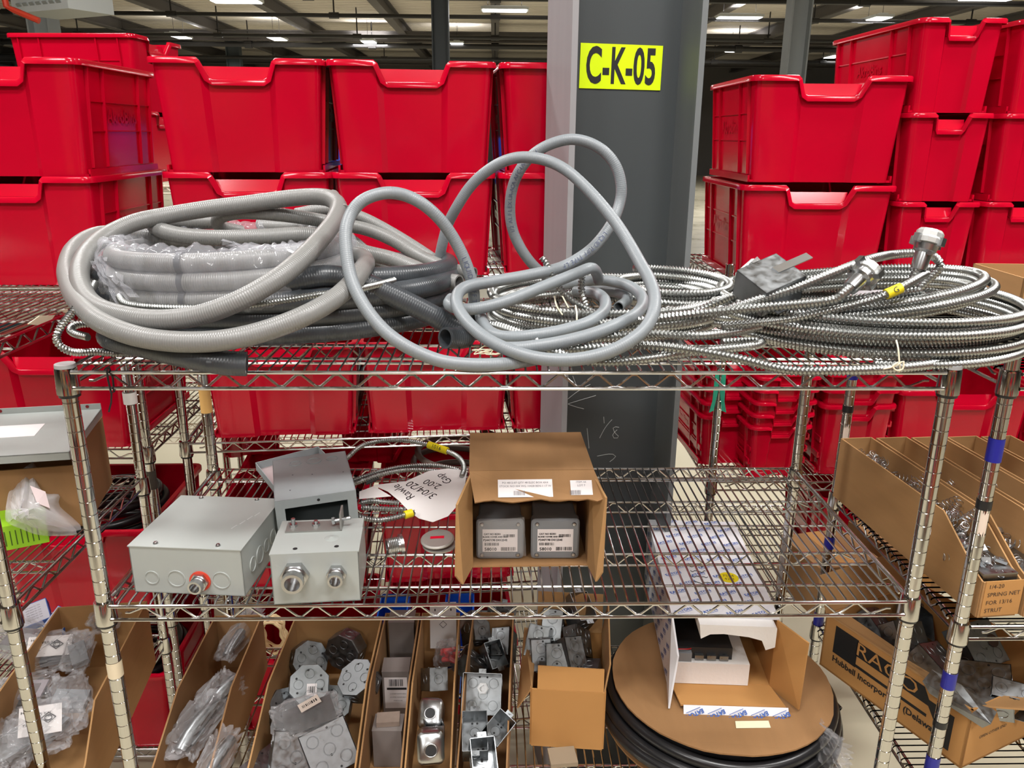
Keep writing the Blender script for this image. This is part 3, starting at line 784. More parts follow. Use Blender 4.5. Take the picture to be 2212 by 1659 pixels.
# dark conduit coil lying on the shelf
DR = .0195
P = K([(534, 791, -.045), (480, 783, -.05), (400, 768, -.045), (310, 747, -.02), (235, 727, .03)], r=DR)
P += [Vector(p) for p in coil_pts(-.475, .330, ZT+DR+.002, .350, 3.35, .030, .025, 11, ry=.225, start=math.pi*1.06)][2:]
P += K([(985, 725, .22), (1000, 742, .17), (962, 752, .125)], r=DR)[1:]
hose('dark_conduit_coil', P, DR, HOSE_D, 'thick dark grey conduit coil flat on the top shelf, cut end at front', 'conduit', n=16, step=.008)
# second, smaller dark coil on top at the right
hose('dark_conduit_coil', coil_pts(-.29, .36, ZT+.065, .165, 2.3, .024, .06, 21, ry=.17, start=5.2, wob=.010), .0185, HOSE_D, 'dark grey conduit loops bulging right of the bagged coil', 'conduit', n=14, step=.008)
# bagged coil
bc = thing('bagged_conduit_coil', 'light grey conduit coil wrapped in crinkled clear plastic', 'conduit', (-.53, .275, ZT+.105))
me = hose_mesh('conduit', cr(coil_pts(-.53, .275, ZT+.082, .205, 3.0, .031, .012, 5, start=math.pi/2), step=.008), .0165, HOSE_L, 14); me.transform(parent_matrix(bc).inverted()); link('conduit', me, bc)
def wrap(cx, cy, cz, Rr, a, b, seed, amp=.0045, nu=260, nv=34, arc=(0, 1)):
    rnd = np.random.RandomState(seed); q = MB(); vs = []
    ph = rnd.uniform(0, 6.28, 14); fu = rnd.randint(5, 46, 14); fv = rnd.randint(-5, 6, 14)
    jit = rnd.uniform(-1, 1, (nu+1, nv))
    for i in range(nu+1):
        u = 2*math.pi*(arc[0]+(arc[1]-arc[0])*i/nu)
        for j in range(nv):
            v = 2*math.pi*j/nv
            d = sum(math.sin(fu[k]*u+fv[k]*v+ph[k]) for k in range(14))/4.5; d = abs(d)*1.7-.6
            rr = amp*d+amp*.06*jit[i, j]
            ca, sa = math.cos(v), math.sin(v); sq = (abs(ca)**3+abs(sa)**3)**(-1/3)
            ra = (a+rr)*ca*sq; za = (b+rr)*sa*sq
            vs.append((cx+(Rr+ra)*math.cos(u), cy+(Rr+ra)*math.sin(u), cz+za))
    q.add(vs, [(i*nv+j, (i+1)*nv+j, (i+1)*nv+(j+1) % nv, i*nv+(j+1) % nv) for i in range(nu) for j in range(nv)])
    return q
part('plastic_wrap', wrap(-.53, .275, ZT+.130, .205, .026, .053, 3), WRAP, bc, 60, world=True)
for du in (4.62,):
    for k in range(3):
        c = Vector((-.53+.205*math.cos(du), .275+.205*math.sin(du), ZT+.0975+.031*k)); tq = MB().lathe([(.0185, -.005), (.0185, .005)], 14, Matrix.Translation(c) @ Matrix.Rotation(du, 4, 'Z') @ Matrix.Rotation(R(90), 4, 'X'))
        part('tape_band', tq, mat('grey_tape', srgb(62, 64, 68), .5), bc, 40, world=True)
# ragged loose end of the wrap
def crumple(poly, seed, amp=.006, n=9):
    # poly: 4 corners -> crumpled sheet
    a, b, c, d = [Vector(p) for p in poly]; rnd = random.Random(seed); q = MB(); vs = []
    nn = (b-a).cross(d-a).normalized()
    for i in range(n):
        for j in range(n):
            u, v = i/(n-1), j/(n-1); p = a*(1-u)*(1-v)+b*u*(1-v)+c*u*v+d*(1-u)*v; vs.append(p+nn*rnd.uniform(-amp, amp)+Vector((rnd.uniform(-amp, amp)*.5, 0, rnd.uniform(-amp, amp)*.5)))
    q.add(vs, [(i*n+j, (i+1)*n+j, (i+1)*n+j+1, i*n+j+1) for i in range(n-1) for j in range(n-1)]); return q
part('torn_edge', crumple([pY(475, 524, .10), pY(640, 545, .10), pY(655, 528, .12), pY(500, 536, .12)], 5), WRAP, bc, 25, world=True)
part('torn_edge', crumple([pY(196, 565, .12), pY(252, 655, .06), pY(300, 640, .05), pY(225, 555, .11)], 6), WRAP, bc, 25, world=True)
# light grey hoops
G1 = [(730, 443, .30), (701, 426, .34), (638, 427, .36), (543, 439, .36), (448, 451, .35), (353, 467, .33), (290, 481, .30), (233, 507, .26), (195, 538, .20), (174, 576, .15), (174, 614, .10), (192, 649, .05), (227, 671, .01), (290, 687, -.025), (353, 691, -.035), (416, 684, -.035), (480, 665, -.03), (543, 636, -.015), (606, 597, .02), (654, 557, .07), (695, 513, .15), (723, 475, .23)]
LR = .0165
hose('grey_conduit_hoop', K(G1, r=LR), LR, HOSE_L, 'light grey conduit hoop leaning up over the bagged coil', 'conduit', closed=True)
G2 = [(300, 512, 0.42), (233, 505, 0.37), (195, 513, 0.33), (160, 538, 0.27), (145, 576, 0.194), (148, 608, 0.132), (163, 643, 0.069), (189, 673, 0.013), (220, 697, -0.025), (274, 720, -0.055), (337, 734, -0.065), (416, 739, -0.07), (496, 733, -0.065), (575, 714, -0.045), (654, 684, -0.02), (717, 649, 0.027), (758, 614, 0.08), (782, 583, 0.141), (790, 565, 0.208), (770, 552, 0.28), (700, 548, 0.36)]
hose('grey_conduit_hoop', K(G2, r=LR), LR, HOSE_L, 'light grey conduit hoop sagging lowest across the front', 'conduit')
G3 = [(470, 478, .44), (401, 479, .42), (353, 477, .39), (333, 485, .35), (350, 498, .32), (401, 510, .30), (480, 514, .29), (575, 511, .30), (670, 508, .33), (735, 530, .36), (790, 546, .36), (840, 558, .35), (880, 572, .33), (920, 589, .31), (960, 605, .29), (992, 611, .27)]
hose('grey_conduit', K(G3, r=.0155), .0155, HOSE_L, 'light grey conduit bent back at its left end above the wrap', 'conduit')
G4 = [(520, 500, .46), (478, 490, .42), (470, 476, .40), (484, 465, .385), (527, 459, .38), (606, 464, .38), (685, 475, .40), (736, 485, .42), (790, 495, .43), (845, 517, .42), (899, 549, .40), (953, 574, .37), (989, 585, .35), (1024, 592, .33)]
hose('grey_conduit', K(G4, r=.0135), .0135, HOSE_L, 'light grey conduit with the inner bend and open end far right', 'conduit')
G5 = [(640, 462, .44), (700, 452, .44), (743, 457, .45), (790, 473, .45), (845, 502, .44), (899, 535, .42), (945, 566, .40), (975, 590, .38)]
hose('grey_conduit', K(G5, r=.012), .012, HOSE_L, 'thin grey conduit running straight down behind the hoop right end', 'conduit')
G6 = [(560, 486, .5), (620, 478, .48), (700, 490, .46), (760, 520, .44), (800, 552, .42), (860, 585, .40), (930, 605, .38)]
hose('grey_conduit', K(G6, r=.013), .013, HOSE_L, 'grey conduit half hidden under the slanting ones', 'conduit')
G7 = [(380, 540, .50), (300, 520, .46), (262, 506, .40), (300, 507, .36), (350, 514, .36), (420, 522, .40), (470, 530, .46)]
hose('grey_conduit', K(G7, r=.014), .014, HOSE_L, 'short grey conduit piece behind the wrap at left', 'conduit')
# thin armoured pieces at the left
RB_ = (.0055, .16)
hose('armoured_cable', K([(258, 640, .07), (272, 655, .04), (330, 663, .02), (420, 665, .012), (520, 661, .012), (600, 651, .02), (680, 638, .04), (760, 627, .08), (820, 614, .14), (852, 606, .18)], r=.006), .0064, FLEX, 'thin armoured cable below the bagged coil', 'cable', n=10, ribs=(.0046, .32))
hose('armoured_cable', K([(205, 612, .12), (190, 636, .07), (170, 658, .03), (152, 680, .01), (132, 705, -.01), (122, 726, -.015), (126, 743, -.02), (145, 757, -.015), (170, 762, 0), (205, 760, .02), (260, 764, .05), (340, 768, .07)], r=.0064), .0068, FLEX, 'thin armoured cable hooking out past the left post', 'cable', n=10, ribs=(.0046, .32))
hose('armoured_cable', K([(190, 728, .0), (160, 720, .015), (152, 710, .03), (165, 702, .045), (195, 700, .06), (235, 706, .07), (290, 722, .08), (380, 742, .10), (480, 752, .12), (560, 752, .14)], r=.0064), .0068, FLEX, 'thin armoured cable bent back on the dark conduit', 'cable', n=10, ribs=(.0046, .32))
# blue grey hoses -------------------------------------------------------
Z2 = dict(ox=700, oy=280, s=2.765)
BR = .0108
B1 = [(920, 1240, .20), (900, 1100, .19), (895, 980, .18), (878, 895, .17), (842, 785, .17), (780, 660, .17), (700, 545, .165), (600, 452, .16), (500, 398, .16), (400, 377, .15), (300, 392, .14), (215, 435, .13), (160, 505, .12), (130, 600, .10), (132, 720, .08), (152, 850, .06), (192, 965, .04), (262, 1085, .02), (350, 1190, .0), (450, 1270, -.015), (560, 1330, -.02), (700, 1382, -.025), (850, 1402, -.025), (1000, 1404, -.02), (1150, 1390, -.005), (1300, 1360, .02), (1400, 1320, .06)]
pb1 = K(B1, r=BR, **Z2); h1 = hose('flexible_hose', pb1, BR, HOSE_B, 'blue grey hose in a tall narrow loop with a brown scuff line', 'hose')
hose_text(cr(pb1), BR, 'LIQUID-TUFF TYPE LF 1/2', .0125, .155, True, parent=h1)
B2 = [(690, 880, .40), (690, 780, .40), (705, 690, .39), (740, 565, .38), (800, 450, .36), (870, 345, .35), (950, 265, .34), (1050, 200, .33), (1150, 168, .32), (1250, 168, .31), (1350, 192, .30), (1450, 245, .28), (1550, 332, .26), (1650, 440, .23), (1745, 560, .20), (1822, 680, .17), (1890, 800, .13), (1945, 900, .09), (1975, 1000, .05), (1965, 1100, .02), (1915, 1190, 0), (1820, 1268, -.015), (1700, 1328, -.022), (1550, 1366, -.025), (1400, 1376, -.025), (1250, 1360, -.02), (1110, 1318, -.01), (985, 1258, .01), (885, 1180, .04), (815, 1095, .075), (790, 1020, .11), (815, 960, .14), (890, 928, .16), (1050, 900, .18), (1220, 870, .20), (1400, 828, .23), (1520, 768, .26), (1620, 690, .29), (1715, 565, .31), (1765, 440, .33), (1775, 335, .335), (1745, 222, .34), (1675, 132, .345), (1580, 77, .35), (1480, 58, .355), (1380, 77, .36), (1285, 122, .365), (1205, 192, .37), (1145, 290, .375), (1115, 400, .38), (1112, 520, .38), (1135, 625, .385), (1185, 725, .39), (1250, 810, .40), (1330, 880, .42)]
pb2 = K(B2, r=BR, **Z2); h2 = hose('flexible_hose', pb2, BR, HOSE_B, 'long blue grey hose making the two tallest loops before the column', 'hose')
pp = cr(pb2)
def s_at(P, px, py):
    best = None; S = 0; prev = None
    for p in P:
        v = Vector(p)-CAM; z = v.dot(FW); x = 1106+FPX*v.dot(RT)/z; y = 829.5-FPX*v.dot(UP)/z
        if prev is not None: S += (Vector(p)-prev).length
        prev = Vector(p); dd = (x-px)**2+(y-py)**2
        if best is None or dd < best[0]: best = (dd, S)
    return best[1]
hose_text(pp, BR, 'LIQUID-TUFF TYPE LF', .0125, s_at(pp, 1312, 512), True, parent=h2)
hose_text(pp, BR, '1/2 ALFLEX UA-ACA AFC-UV-TECH', .011, s_at(pp, 1108, 500), True, parent=h2)
B4 = [(1640, 900, .30), (1625, 850, .25), (1590, 828, .22), (1500, 862, .20), (1300, 942, .165), (1100, 1022, .14), (950, 1062, .13), (850, 1074, .13), (775, 1062, .14), (745, 1040, .16), (760, 1010, .20)]
hose('flexible_hose', K(B4, r=BR, **Z2), BR, HOSE_B, 'short blue grey hose slanting up to a blunt right end', 'hose')
B5 = [(1350, 945, .36), (1500, 915, .35), (1650, 900, .33), (1780, 920, .29), (1868, 962, .24), (1905, 1022, .18), (1875, 1090, .12), (1780, 1150, .07), (1600, 1222, .03), (1400, 1272, .01), (1200, 1302, .005), (1080, 1306, .01)]
hose('flexible_hose', K(B5, r=BR, **Z2), BR, HOSE_B, 'blue grey hose curving round the middle coil and ending under the loops', 'hose')
B6 = [(900, 1120, .16), (930, 1100, .17), (950, 1160, .12), (1000, 1215, .08), (1080, 1238, .06), (1200, 1236, .05), (1400, 1205, .06), (1580, 1150, .09), (1670, 1085, .14), (1675, 1015, .2), (1610, 972, .26), (1500, 968, .3)]
hose('flexible_hose', K(B6, r=BR, **Z2), BR, HOSE_B, 'blue grey hose forming the small inner loop', 'hose')
B7 = [(1760, 1060, .22), (1810, 1020, .26), (1790, 985, .30), (1700, 965, .34), (1600, 960, .37)]
hose('flexible_hose', K(B7, r=BR, **Z2), BR, HOSE_B, 'stub of grey hose inside the middle armoured coil', 'hose')
# armoured coils -----------------------------------------------------------
AR = .0088; AP = (.0068, .36)
mid = coil_pts(.195, .35, ZT+AR, .222, 6.4, .0085, .06, 31, ry=.205, start=1.0, wob=.006)
hose('armoured_cable_coil', mid, AR, FLEX, 'round armoured cable coil lying between the hoses, middle of shelf', 'cable', n=10, ribs=AP)
hose('armoured_cable_coil', coil_pts(.335, .36, ZT+.045, .115, 4.3, .009, .10, 33, ry=.12, start=.5, wob=.006), AR, FLEX, 'small tight armoured coil right of the blue grey loops', 'cable', n=10, ribs=AP)
low = coil_pts(.690, .265, ZT+AR, .285, 7.2, .0095, .035, 41, ry=.262, start=4.4, wob=.005)
rc = hose('armoured_cable_coil', low, AR, FLEX, 'big armoured cable coil at the right, tied with white string', 'cable', n=10, ribs=AP)
upc = coil_pts(.645, .285, ZT+.052, .258, 6.3, .006, .055, 47, ry=.205, tilt=(.12, -.03), start=3.4, wob=.012)
hose('armoured_cable_coil', upc, AR, FLEX, 'upper armoured coil piled on the right, carrying box and connectors', 'cable', n=10, ribs=AP)
S1 = [(1150, 742, .08), (1210, 752, .04), (1300, 750, .01), (1400, 746, .0), (1500, 757, -.02), (1600, 776, -.033), (1700, 800, -.04), (1800, 817, -.045), (1900, 815, -.035), (2000, 806, -.01), (2070, 790, .03)]
hose('armoured_cable', K(S1, r=AR), AR, FLEX, 'armoured cable strand sagging over the front rail at right', 'cable', n=10, ribs=AP)
S2 = [(1200, 722, .14), (1300, 712, .11), (1400, 702, .09), (1500, 690, .06), (1580, 666, .05), (1706, 627, .07), (1800, 590, .10), (1873, 562, .14), (1930, 550, .21), (1985, 547, .23), (2020, 556, .25), (2030, 577, .25), (2008, 602, .24), (1985, 625, .23), (1960, 660, .22)]
hose('armoured_cable', K(S2, r=AR), AR, FLEX, 'armoured cable strand arching highest over the right coil', 'cable', n=10, ribs=AP)
S6 = [(1290, 700, .10), (1400, 690, .09), (1520, 676, .05), (1650, 664, .04), (1790, 650, .05), (1822, 634, .06), (1846, 612, .08)]
hose('armoured_cable', K(S6, r=AR), AR, FLEX, 'armoured cable strand running to the middle connector', 'cable', n=10, ribs=AP)
S7 = [(1880, 700, .12), (1920, 671, .10), (1954, 631, .10), (1975, 598, .11), (1988, 572, .12)]
hose('armoured_cable', K(S7, r=AR), AR, FLEX, 'armoured cable end rising to the tallest connector', 'cable', n=10, ribs=AP)
S8 = [(1440, 668, .20), (1500, 672, .18), (1545, 655, .18), (1572, 643, .19), (1600, 636, .20)]
hose('armoured_cable', K(S8, r=AR), AR, FLEX, 'armoured cable end entering the steel box', 'cable', n=10, ribs=AP)
S9 = [(1200, 738, .10), (1280, 730, .06), (1400, 722, .04), (1500, 726, .03), (1580, 718, .06), (1640, 705, .1)]
hose('armoured_cable', K(S9, r=AR), AR, FLEX, 'armoured cable strand crossing low between the two coils', 'cable', n=10, ribs=AP)
S10 = [(1060, 700, .14), (1120, 720, .08), (1220, 768, -.005), (1300, 782, -.015), (1400, 775, -.01), (1500, 760, .02), (1620, 748, .06), (1640, 738, .1), (1560, 740, .09)]
hose('armoured_cable', K(S10, r=AR), AR, FLEX, 'armoured cable strand lying lowest under the blue grey loop', 'cable', n=10, ribs=AP)
E1 = [(1170, 556, .22), (1178, 566, .22), (1190, 590, .215), (1205, 618, .20), (1235, 648, .18), (1270, 668, .17), (1300, 680, .16)]
hose('armoured_cable', K(E1, r=AR), .0066, FLEX, 'armoured cable end sticking up and curling left by the column', 'cable', n=10, ribs=(.0060, .38))
E2 = [(1258, 590, .24), (1256, 620, .23), (1260, 645, .22), (1266, 665, .22)]
hose('armoured_cable', K(E2, r=AR), .0072, FLEX, 'short upright armoured cable end behind the slanting hose', 'cable', n=10, ribs=(.0060, .38))
# connectors
def connector(a, b, label, cap=True):
    a, b = Vector(a), Vector(b); d = (b-a); L = d.length; d.normalize()
    t = thing('cable_connector', label, 'connector', a)
    zq = Vector((0, 0, 1)).rotation_difference(d).to_matrix().to_4x4(); M = Matrix.Translation(a) @ zq
    part('barrel', MB().lathe([(0, -.012), (.0128, -.012), (.0140, 0), (.0140, L*.30), (.0190, L*.38), (.0205, L*.56), (.0165, L*.60), (0, L*.60)], 18, M), ZINC, t, 35, world=True)
    q = MB().lathe([(.0165, L*.56), (.0245, L*.60), (.0255, L*.74), (.0225, L*.80), (.0225, L*.92), (.019, L), (0, L)], 12, M); part('locknut', q, mat('white_zinc', srgb(206, 208, 206), .4, .5), t, 20, world=True)
    q = MB()
    for k in range(4):
        an = k*math.pi/2+.4; q.box(M @ Vector((.026*math.cos(an), .026*math.sin(an), L*.66)), (.012, .010, .014), (M.to_3x3() @ Matrix.Rotation(an, 3, 'Z')))
    part('lug', q, ZINC, t, world=True)
    part('clamp_screw', MB().lathe([(0, 0), (.0045, 0), (.0045, .006), (0, .006)], 8, M @ Matrix.Translation((0, -.012, L*.3)) @ Matrix.Rotation(R(90), 4, 'X')), ZINC, t, 30, world=True)
    return t
connector(pY(1988, 568, .12), pY(2012, 497, .13), 'tall zinc connector standing highest on the right coil')
connector(pY(1845, 614, .08), pY(1882, 578, .10), 'zinc connector lying in the middle of the right coil')
connector(pY(1632, 602, .17), pY(1606, 574, .18), 'white zinc connector fixed behind the steel box', True)
# the steel box on the coil
o = pY(1655, 640, .12)
sb = thing('steel_junction_box', 'galvanised steel junction box lying askew on the right coil', 'junction box', o, rot=(R(24), R(-16), R(24)))
w_, d_, h_ = .088, .075, .052; tk = .0016
q = MB().bbox((-w_/2, -d_/2, h_-tk), (w_/2, d_/2, h_))
for a, b in (((-w_/2, -d_/2, 0), (w_/2, -d_/2+tk, h_)), ((-w_/2, d_/2-tk, 0), (w_/2, d_/2, h_)), ((-w_/2, -d_/2, 0), (-w_/2+tk, d_/2, h_)), ((w_/2-tk, -d_/2, 0), (w_/2, d_/2, h_))): q.bbox(a, b)
part('box_body', q, GALV, sb)
q = MB().bbox((w_*.10, -d_*.1, h_), (w_*.98, d_*.12, h_+.002)); part('bracket', q, ZINC, sb)
q = MB().bbox((-w_*.3, -d_/2-.018, .01), (w_*.3, -d_/2, .012)); part('mounting_ear', q, GALV, sb)
# second box half buried in the coil
o2 = pY(1900, 645, .30)
s2 = thing('steel_cover_plate', 'steel cover plate half buried in the right coil', 'cover plate', o2, rot=(R(8), R(-6), R(-20)))
part('plate', MB().bbox((-.06, -.05, 0), (.06, .05, .002)), GALV, s2); part('flange', MB().bbox((.06, -.05, 0), (.062, .05, .022)), GALV, s2)
q = MB()
for x in (-.02, .03): q.cyl((x, -.03, .0012), (x, -.03, .0024), .006, 12)
part('plug', q, INK, s2)
# yellow tape labels on cables
def wraplab(name, a, b, r, label, cat='label', body=None):
    a, b = Vector(a), Vector(b); t = thing(name, label, cat, a); d = (b-a).normalized()
    part('band', MB().cyl(a, b, r, 14), YTAPE, t, 40, world=True)
    if body:
        q = MB(); P = [a+(b-a)*k/10 for k in range(11)]
        hp = np.array([tuple(p) for p in P]); n = CAM-(a+b)/2; n = (n-d*n.dot(d)).normalized(); put_text(q, body, r*1.5, (a+b)/2+n*r*1.02, d, n.cross(d)); part('lettering', q, INK, t, world=True)
    return t
S11 = [(1560, 704, .05), (1700, 690, .05), (1800, 669, .055), (1880, 649, .06), (1914, 636, .06), (1946, 622, .065), (1975, 606, .085), (2000, 592, .12)]
hose('armoured_cable', K(S11, r=AR), .0078, FLEX, 'armoured cable strand carrying the yellow marker', 'cable', n=10, ribs=AP)
wraplab('cable_marker', pY(1914, 636, .06), pY(1946, 622, .065), .0092, 'yellow cable marker on the right coil', body='G')
# white string ties
q = MB()
for pts in ([(1936, 735, -.02), (1940, 752, -.032), (1942, 775, -.036), (1944, 800, -.036), (1938, 812, -.02)], [(1944, 785, -.04), (1930, 792, -.042), (1908, 797, -.042)], [(1944, 785, -.04), (1952, 780, -.044), (1950, 797, -.044), (1936, 800, -.044), (1928, 790, -.044), (1940, 783, -.042)]): q.tube(cr(K(pts), step=.004).tolist(), .0014, 5)
solo('string_tie', q, TWINE, 'white string knotted round the right coil', 'string', smooth=60)
q = MB()
for pts in ([(1243, 660, .14), (1246, 675, .11), (1246, 690, .10), (1248, 700, .10)], [(1198, 640, .2), (1202, 660, .17), (1215, 680, .15)], [(1215, 640, .18), (1228, 665, .16)]): q.tube(cr(K(pts), step=.004).tolist(), .0015, 5)
solo('string_tie', q, TWINE, 'white string tied on the middle coil', 'string', smooth=60)
# tangled string scrap
q = MB(); rnd = random.Random(9); c0 = pZ(1050, 762, ZT+.003)
pts = [c0+Vector((rnd.uniform(-.03, .03), rnd.uniform(-.03, .03), rnd.uniform(0, .012))) for _ in range(14)]; q.tube(cr(pts, step=.004).tolist(), .001, 5)
solo('string_scrap', q, TWINE, 'tangled scrap of string on the shelf by the cut dark conduit', 'string', smooth=60)
# ================================================================ middle shelf
ZM = .0046
def hexnut(mb, M, r, h, n=6): return mb.lathe([(0, 0), (r, 0), (r, h), (0, h)], n, M)
def fitting(parent, o, ex, ey, r, L, label=None, red=False):
    # threaded connector standing out of a face; z axis of the plane is the face normal
    M = plane_M(o, ex, ey); Mw = M
    hexnut(q := MB(), Mw, r*1.35, L*.35, 6); part('locknut', q, ZINC, parent, 20, world=True)
    if red: part('gasket', MB().lathe([(0, 0), (r*1.55, 0), (r*1.55, L*.10), (0, L*.10)], 20, Mw), ORANGE, parent, 30, world=True)
    q = MB().lathe([(r*1.05, L*.35), (r*1.1, L*.5), (r, L*.55), (r, L), (r*.72, L), (r*.70, L*.1), (0, L*.1)], 18, Mw); part('connector', q, ZINC, parent, 35, world=True)
def screw(parent, o, ex, ey, r=.0045, h=.004):
    part('screw', MB().lathe([(0, h*1.1), (r*.7, h), (r, h*.4), (r, 0)], 10, plane_M(o, ex, ey)), ZINC, parent, 40, world=True)
def shell(mb, w, d, h, t, open_=()):
    # open-sided sheet metal box, local origin front-left-bottom
    if 'bottom' not in open_: mb.bbox((0, 0, 0), (w, d, t))
    if 'top' not in open_: mb.bbox((0, 0, h-t), (w, d, h))
    if 'front' not in open_: mb.bbox((0, 0, 0), (w, t, h))
    if 'back' not in open_: mb.bbox((0, d-t, 0), (w, d, h))
    mb.bbox((0, 0, 0), (t, d, h)); mb.bbox((w-t, 0, 0), (w, d, h)); return mb
def lw(t, p): return parent_matrix(t) @ Vector(p)
def ld(t, v): return parent_matrix(t).to_3x3() @ Vector(v)
# left closed enclosure
A = pZ(292, 1278, ZM); B = pZ(530, 1288, ZM); rz = math.atan2(B.y-A.y, B.x-A.x); W1, D1, H1 = (B-A).length, .207, .093
en = thing('grey_enclosure', 'closed grey steel enclosure at the left of the middle shelf', 'enclosure', A, rz)
part('box_body', shell(MB(), W1, D1, H1-.002, .0016, ('top',)), PAINT, en)
part('lid', MB().bbox((-.0015, -.0015, H1-.0015), (W1+.0015, D1+.0015, H1+.0005)), PAINT, en)
for x in (.22, .78):
    for y in (.05, .96): screw(en, lw(en, (W1*x, D1*y, H1+.0005)), ld(en, (1, 0, 0)), ld(en, (0, 1, 0)))
for x, r in ((.175, .0125), (.395, .0155), (.80, .016)):
    part('knockout', ring_mb(MB(), lw(en, (W1*x, 0, H1*.33)), ld(en, (1, 0, 0)), ld(en, (0, 0, 1)), r), PAINT, en, 60, world=True)
fitting(en, lw(en, (W1*.61, 0, H1*.30)), ld(en, (1, 0, 0)), ld(en, (0, 0, 1)), .0125, .026, red=True)
for k in range(4):
    part('knockout', ring_mb(MB(), lw(en, (W1, D1*(.22+.17*k), H1*.42)), ld(en, (0, 1, 0)), ld(en, (0, 0, 1)), (.0135, .0165, .0125, .0145)[k]), PAINT, en, 60, world=True)
q = MB()
for k, (dx, dy) in enumerate(((0, 0), (.012, .012), (.022, .024), (.034, .034))): q.box(lw(en, (W1*.78+dx*.7, D1*.40+dy*1.6, H1+.0006)), (.0022, .016, .0006), Matrix.Rotation(rz-.3, 3, 'Z'))
part('scratch', q, mat('scratch', srgb(190, 194, 192), .6), en, world=True)
# right front enclosure
A = pZ(592, 1306, ZM); B = pZ(780, 1297, ZM); rz = math.atan2(B.y-A.y, B.x-A.x); W3, D3, H3 = (B-A).length, .128, .099
e3 = thing('grey_enclosure', 'grey steel enclosure with two conduit connectors on its front', 'enclosure', A, rz)
part('box_body', shell(MB(), W3, D3, H3-.002, .0016, ('top',)), PAINT, e3)
part('lid', MB().bbox((-.001, 0, H3-.002), (W3+.001, D3*.70, H3)), PAINT, e3)
part('rear_plate', MB().bbox((0, D3*.71, H3-.0022), (W3, D3, H3-.0006)), PAINT, e3)
ex, ey, ez = ld(e3, (1, 0, 0)), ld(e3, (0, 1, 0)), Vector((0, 0, 1))
fitting(e3, lw(e3, (W3*.27, 0, H3*.60)), ex, ez, .0185, .036)
fitting(e3, lw(e3, (W3*.74, 0, H3*.58)), ex, ez, .0130, .030)
br = MB().bbox((W3*.09, D3*.60, H3), (W3*.76, D3*.90, H3+.003)); br.bbox((W3*.74, D3*.60, H3), (W3*.762, D3*.90, H3+.034)); part('angle_bracket', br, mat('bracket_steel', srgb(150, 150, 146), .45, .6), e3)
for x, h in ((.17, .016), (.44, .010)):
    M = Matrix.Translation((W3*x, D3*.76, H3+.003)); q = MB(); hexnut(q, M, .0075, .005); q.lathe([(.0038, .005), (.0038, h), (0, h)], 10, M); part('bolt', q, ZINC, e3, 30)
M = Matrix.Translation((W3*.64, D3*.74, H3+.012)) @ Matrix.Rotation(R(80), 4, 'Y'); q = MB(); hexnut(q, M, .0075, .005); q.lathe([(.0034, .005), (.0034, .034), (0, .034)], 10, M); part('bolt', q, ZINC, e3, 30)
for x, y in ((.27, .13), (.74, .15)): part('screw_hole', disc_mb(MB(), lw(e3, (W3*x, D3*y, H3)), ex, ey, .0042), INK, e3, world=True)
q = MB().lathe([(.013, 0), (.010, .0012), (.006, .0008), (.0035, .003), (0, .0032)], 16, plane_M(lw(e3, (W3*.66, D3*.40, H3)), ex, ey)); part('dimple', q, PAINT, e3, 60, world=True)
# rear open enclosure
Yf = .165; A = pY(597, 1085, Yf); B = pY(772, 1060, Yf)
w2 = .157; e2 = thing('grey_enclosure', 'grey steel enclosure open at the front, standing behind the other', 'enclosure', (A.x, Yf, ZM), R(-4), rot=(0, R(-2), R(15.6)))
hL = .112; D2 = .215
q = shell(MB(), w2, D2, hL, .0016, ('front',)); part('box_body', q, PAINT2, e2)
fl = MB().bbox((0, -.0005, hL-.018), (w2, .0012, hL)); part('front_flange', fl, PAINT2, e2)
for a, b in (((0, -.0005, 0), (.018, .0012, hL-.018)), ((w2-.018, -.0005, 0), (w2, .0012, hL-.018))): part('front_flange', MB().bbox(a, b), PAINT2, e2)
for k, x in enumerate((.30, .55, .80)): part('knockout', ring_mb(MB(), lw(e2, (w2*x, D2*.84, hL)), ld(e2, (1, 0, 0)), ld(e2, (0, 1, 0)), (.0125, .0155, .0125)[k]), PAINT2, e2, 60, world=True)
part('screw_hole', disc_mb(MB(), lw(e2, (w2*.53, -.0006, hL-.009)), ld(e2, (1, 0, 0)), ld(e2, (0, 0, 1)), .003), INK, e2, world=True)
for x, y in ((.2, .2), (.25, .55), (.5, .5), (.9, .45)): part('speck', disc_mb(MB(), lw(e2, (w2*x, D2*y, hL)), ld(e2, (1, 0, 0)), ld(e2, (0, 1, 0)), .0016), INK, e2, world=True)
# loose cover tray behind
c = pZ(602, 1078, ZM)
tr = thing('cover_tray', 'loose grey cover tray lying behind the open enclosure', 'cover', (c.x, c.y, ZM+.001), R(30), rot=(R(3), R(-3), R(32)))
q = MB(); q.bbox((0, 0, 0), (.16, .17, .0016)); part('plate', q, mat('pinkish_grey_back', srgb(166, 150, 150), .5, noise=.1, nscale=20), tr)
for a, b in (((0, 0, 0), (.0016, .17, .020)), ((.1584, 0, 0), (.16, .17, .020)), ((0, 0, 0), (.16, .0016, .020)), ((0, .1684, 0), (.16, .17, .020))): part('edge_flange', MB().bbox(a, b), PAINT2, tr)
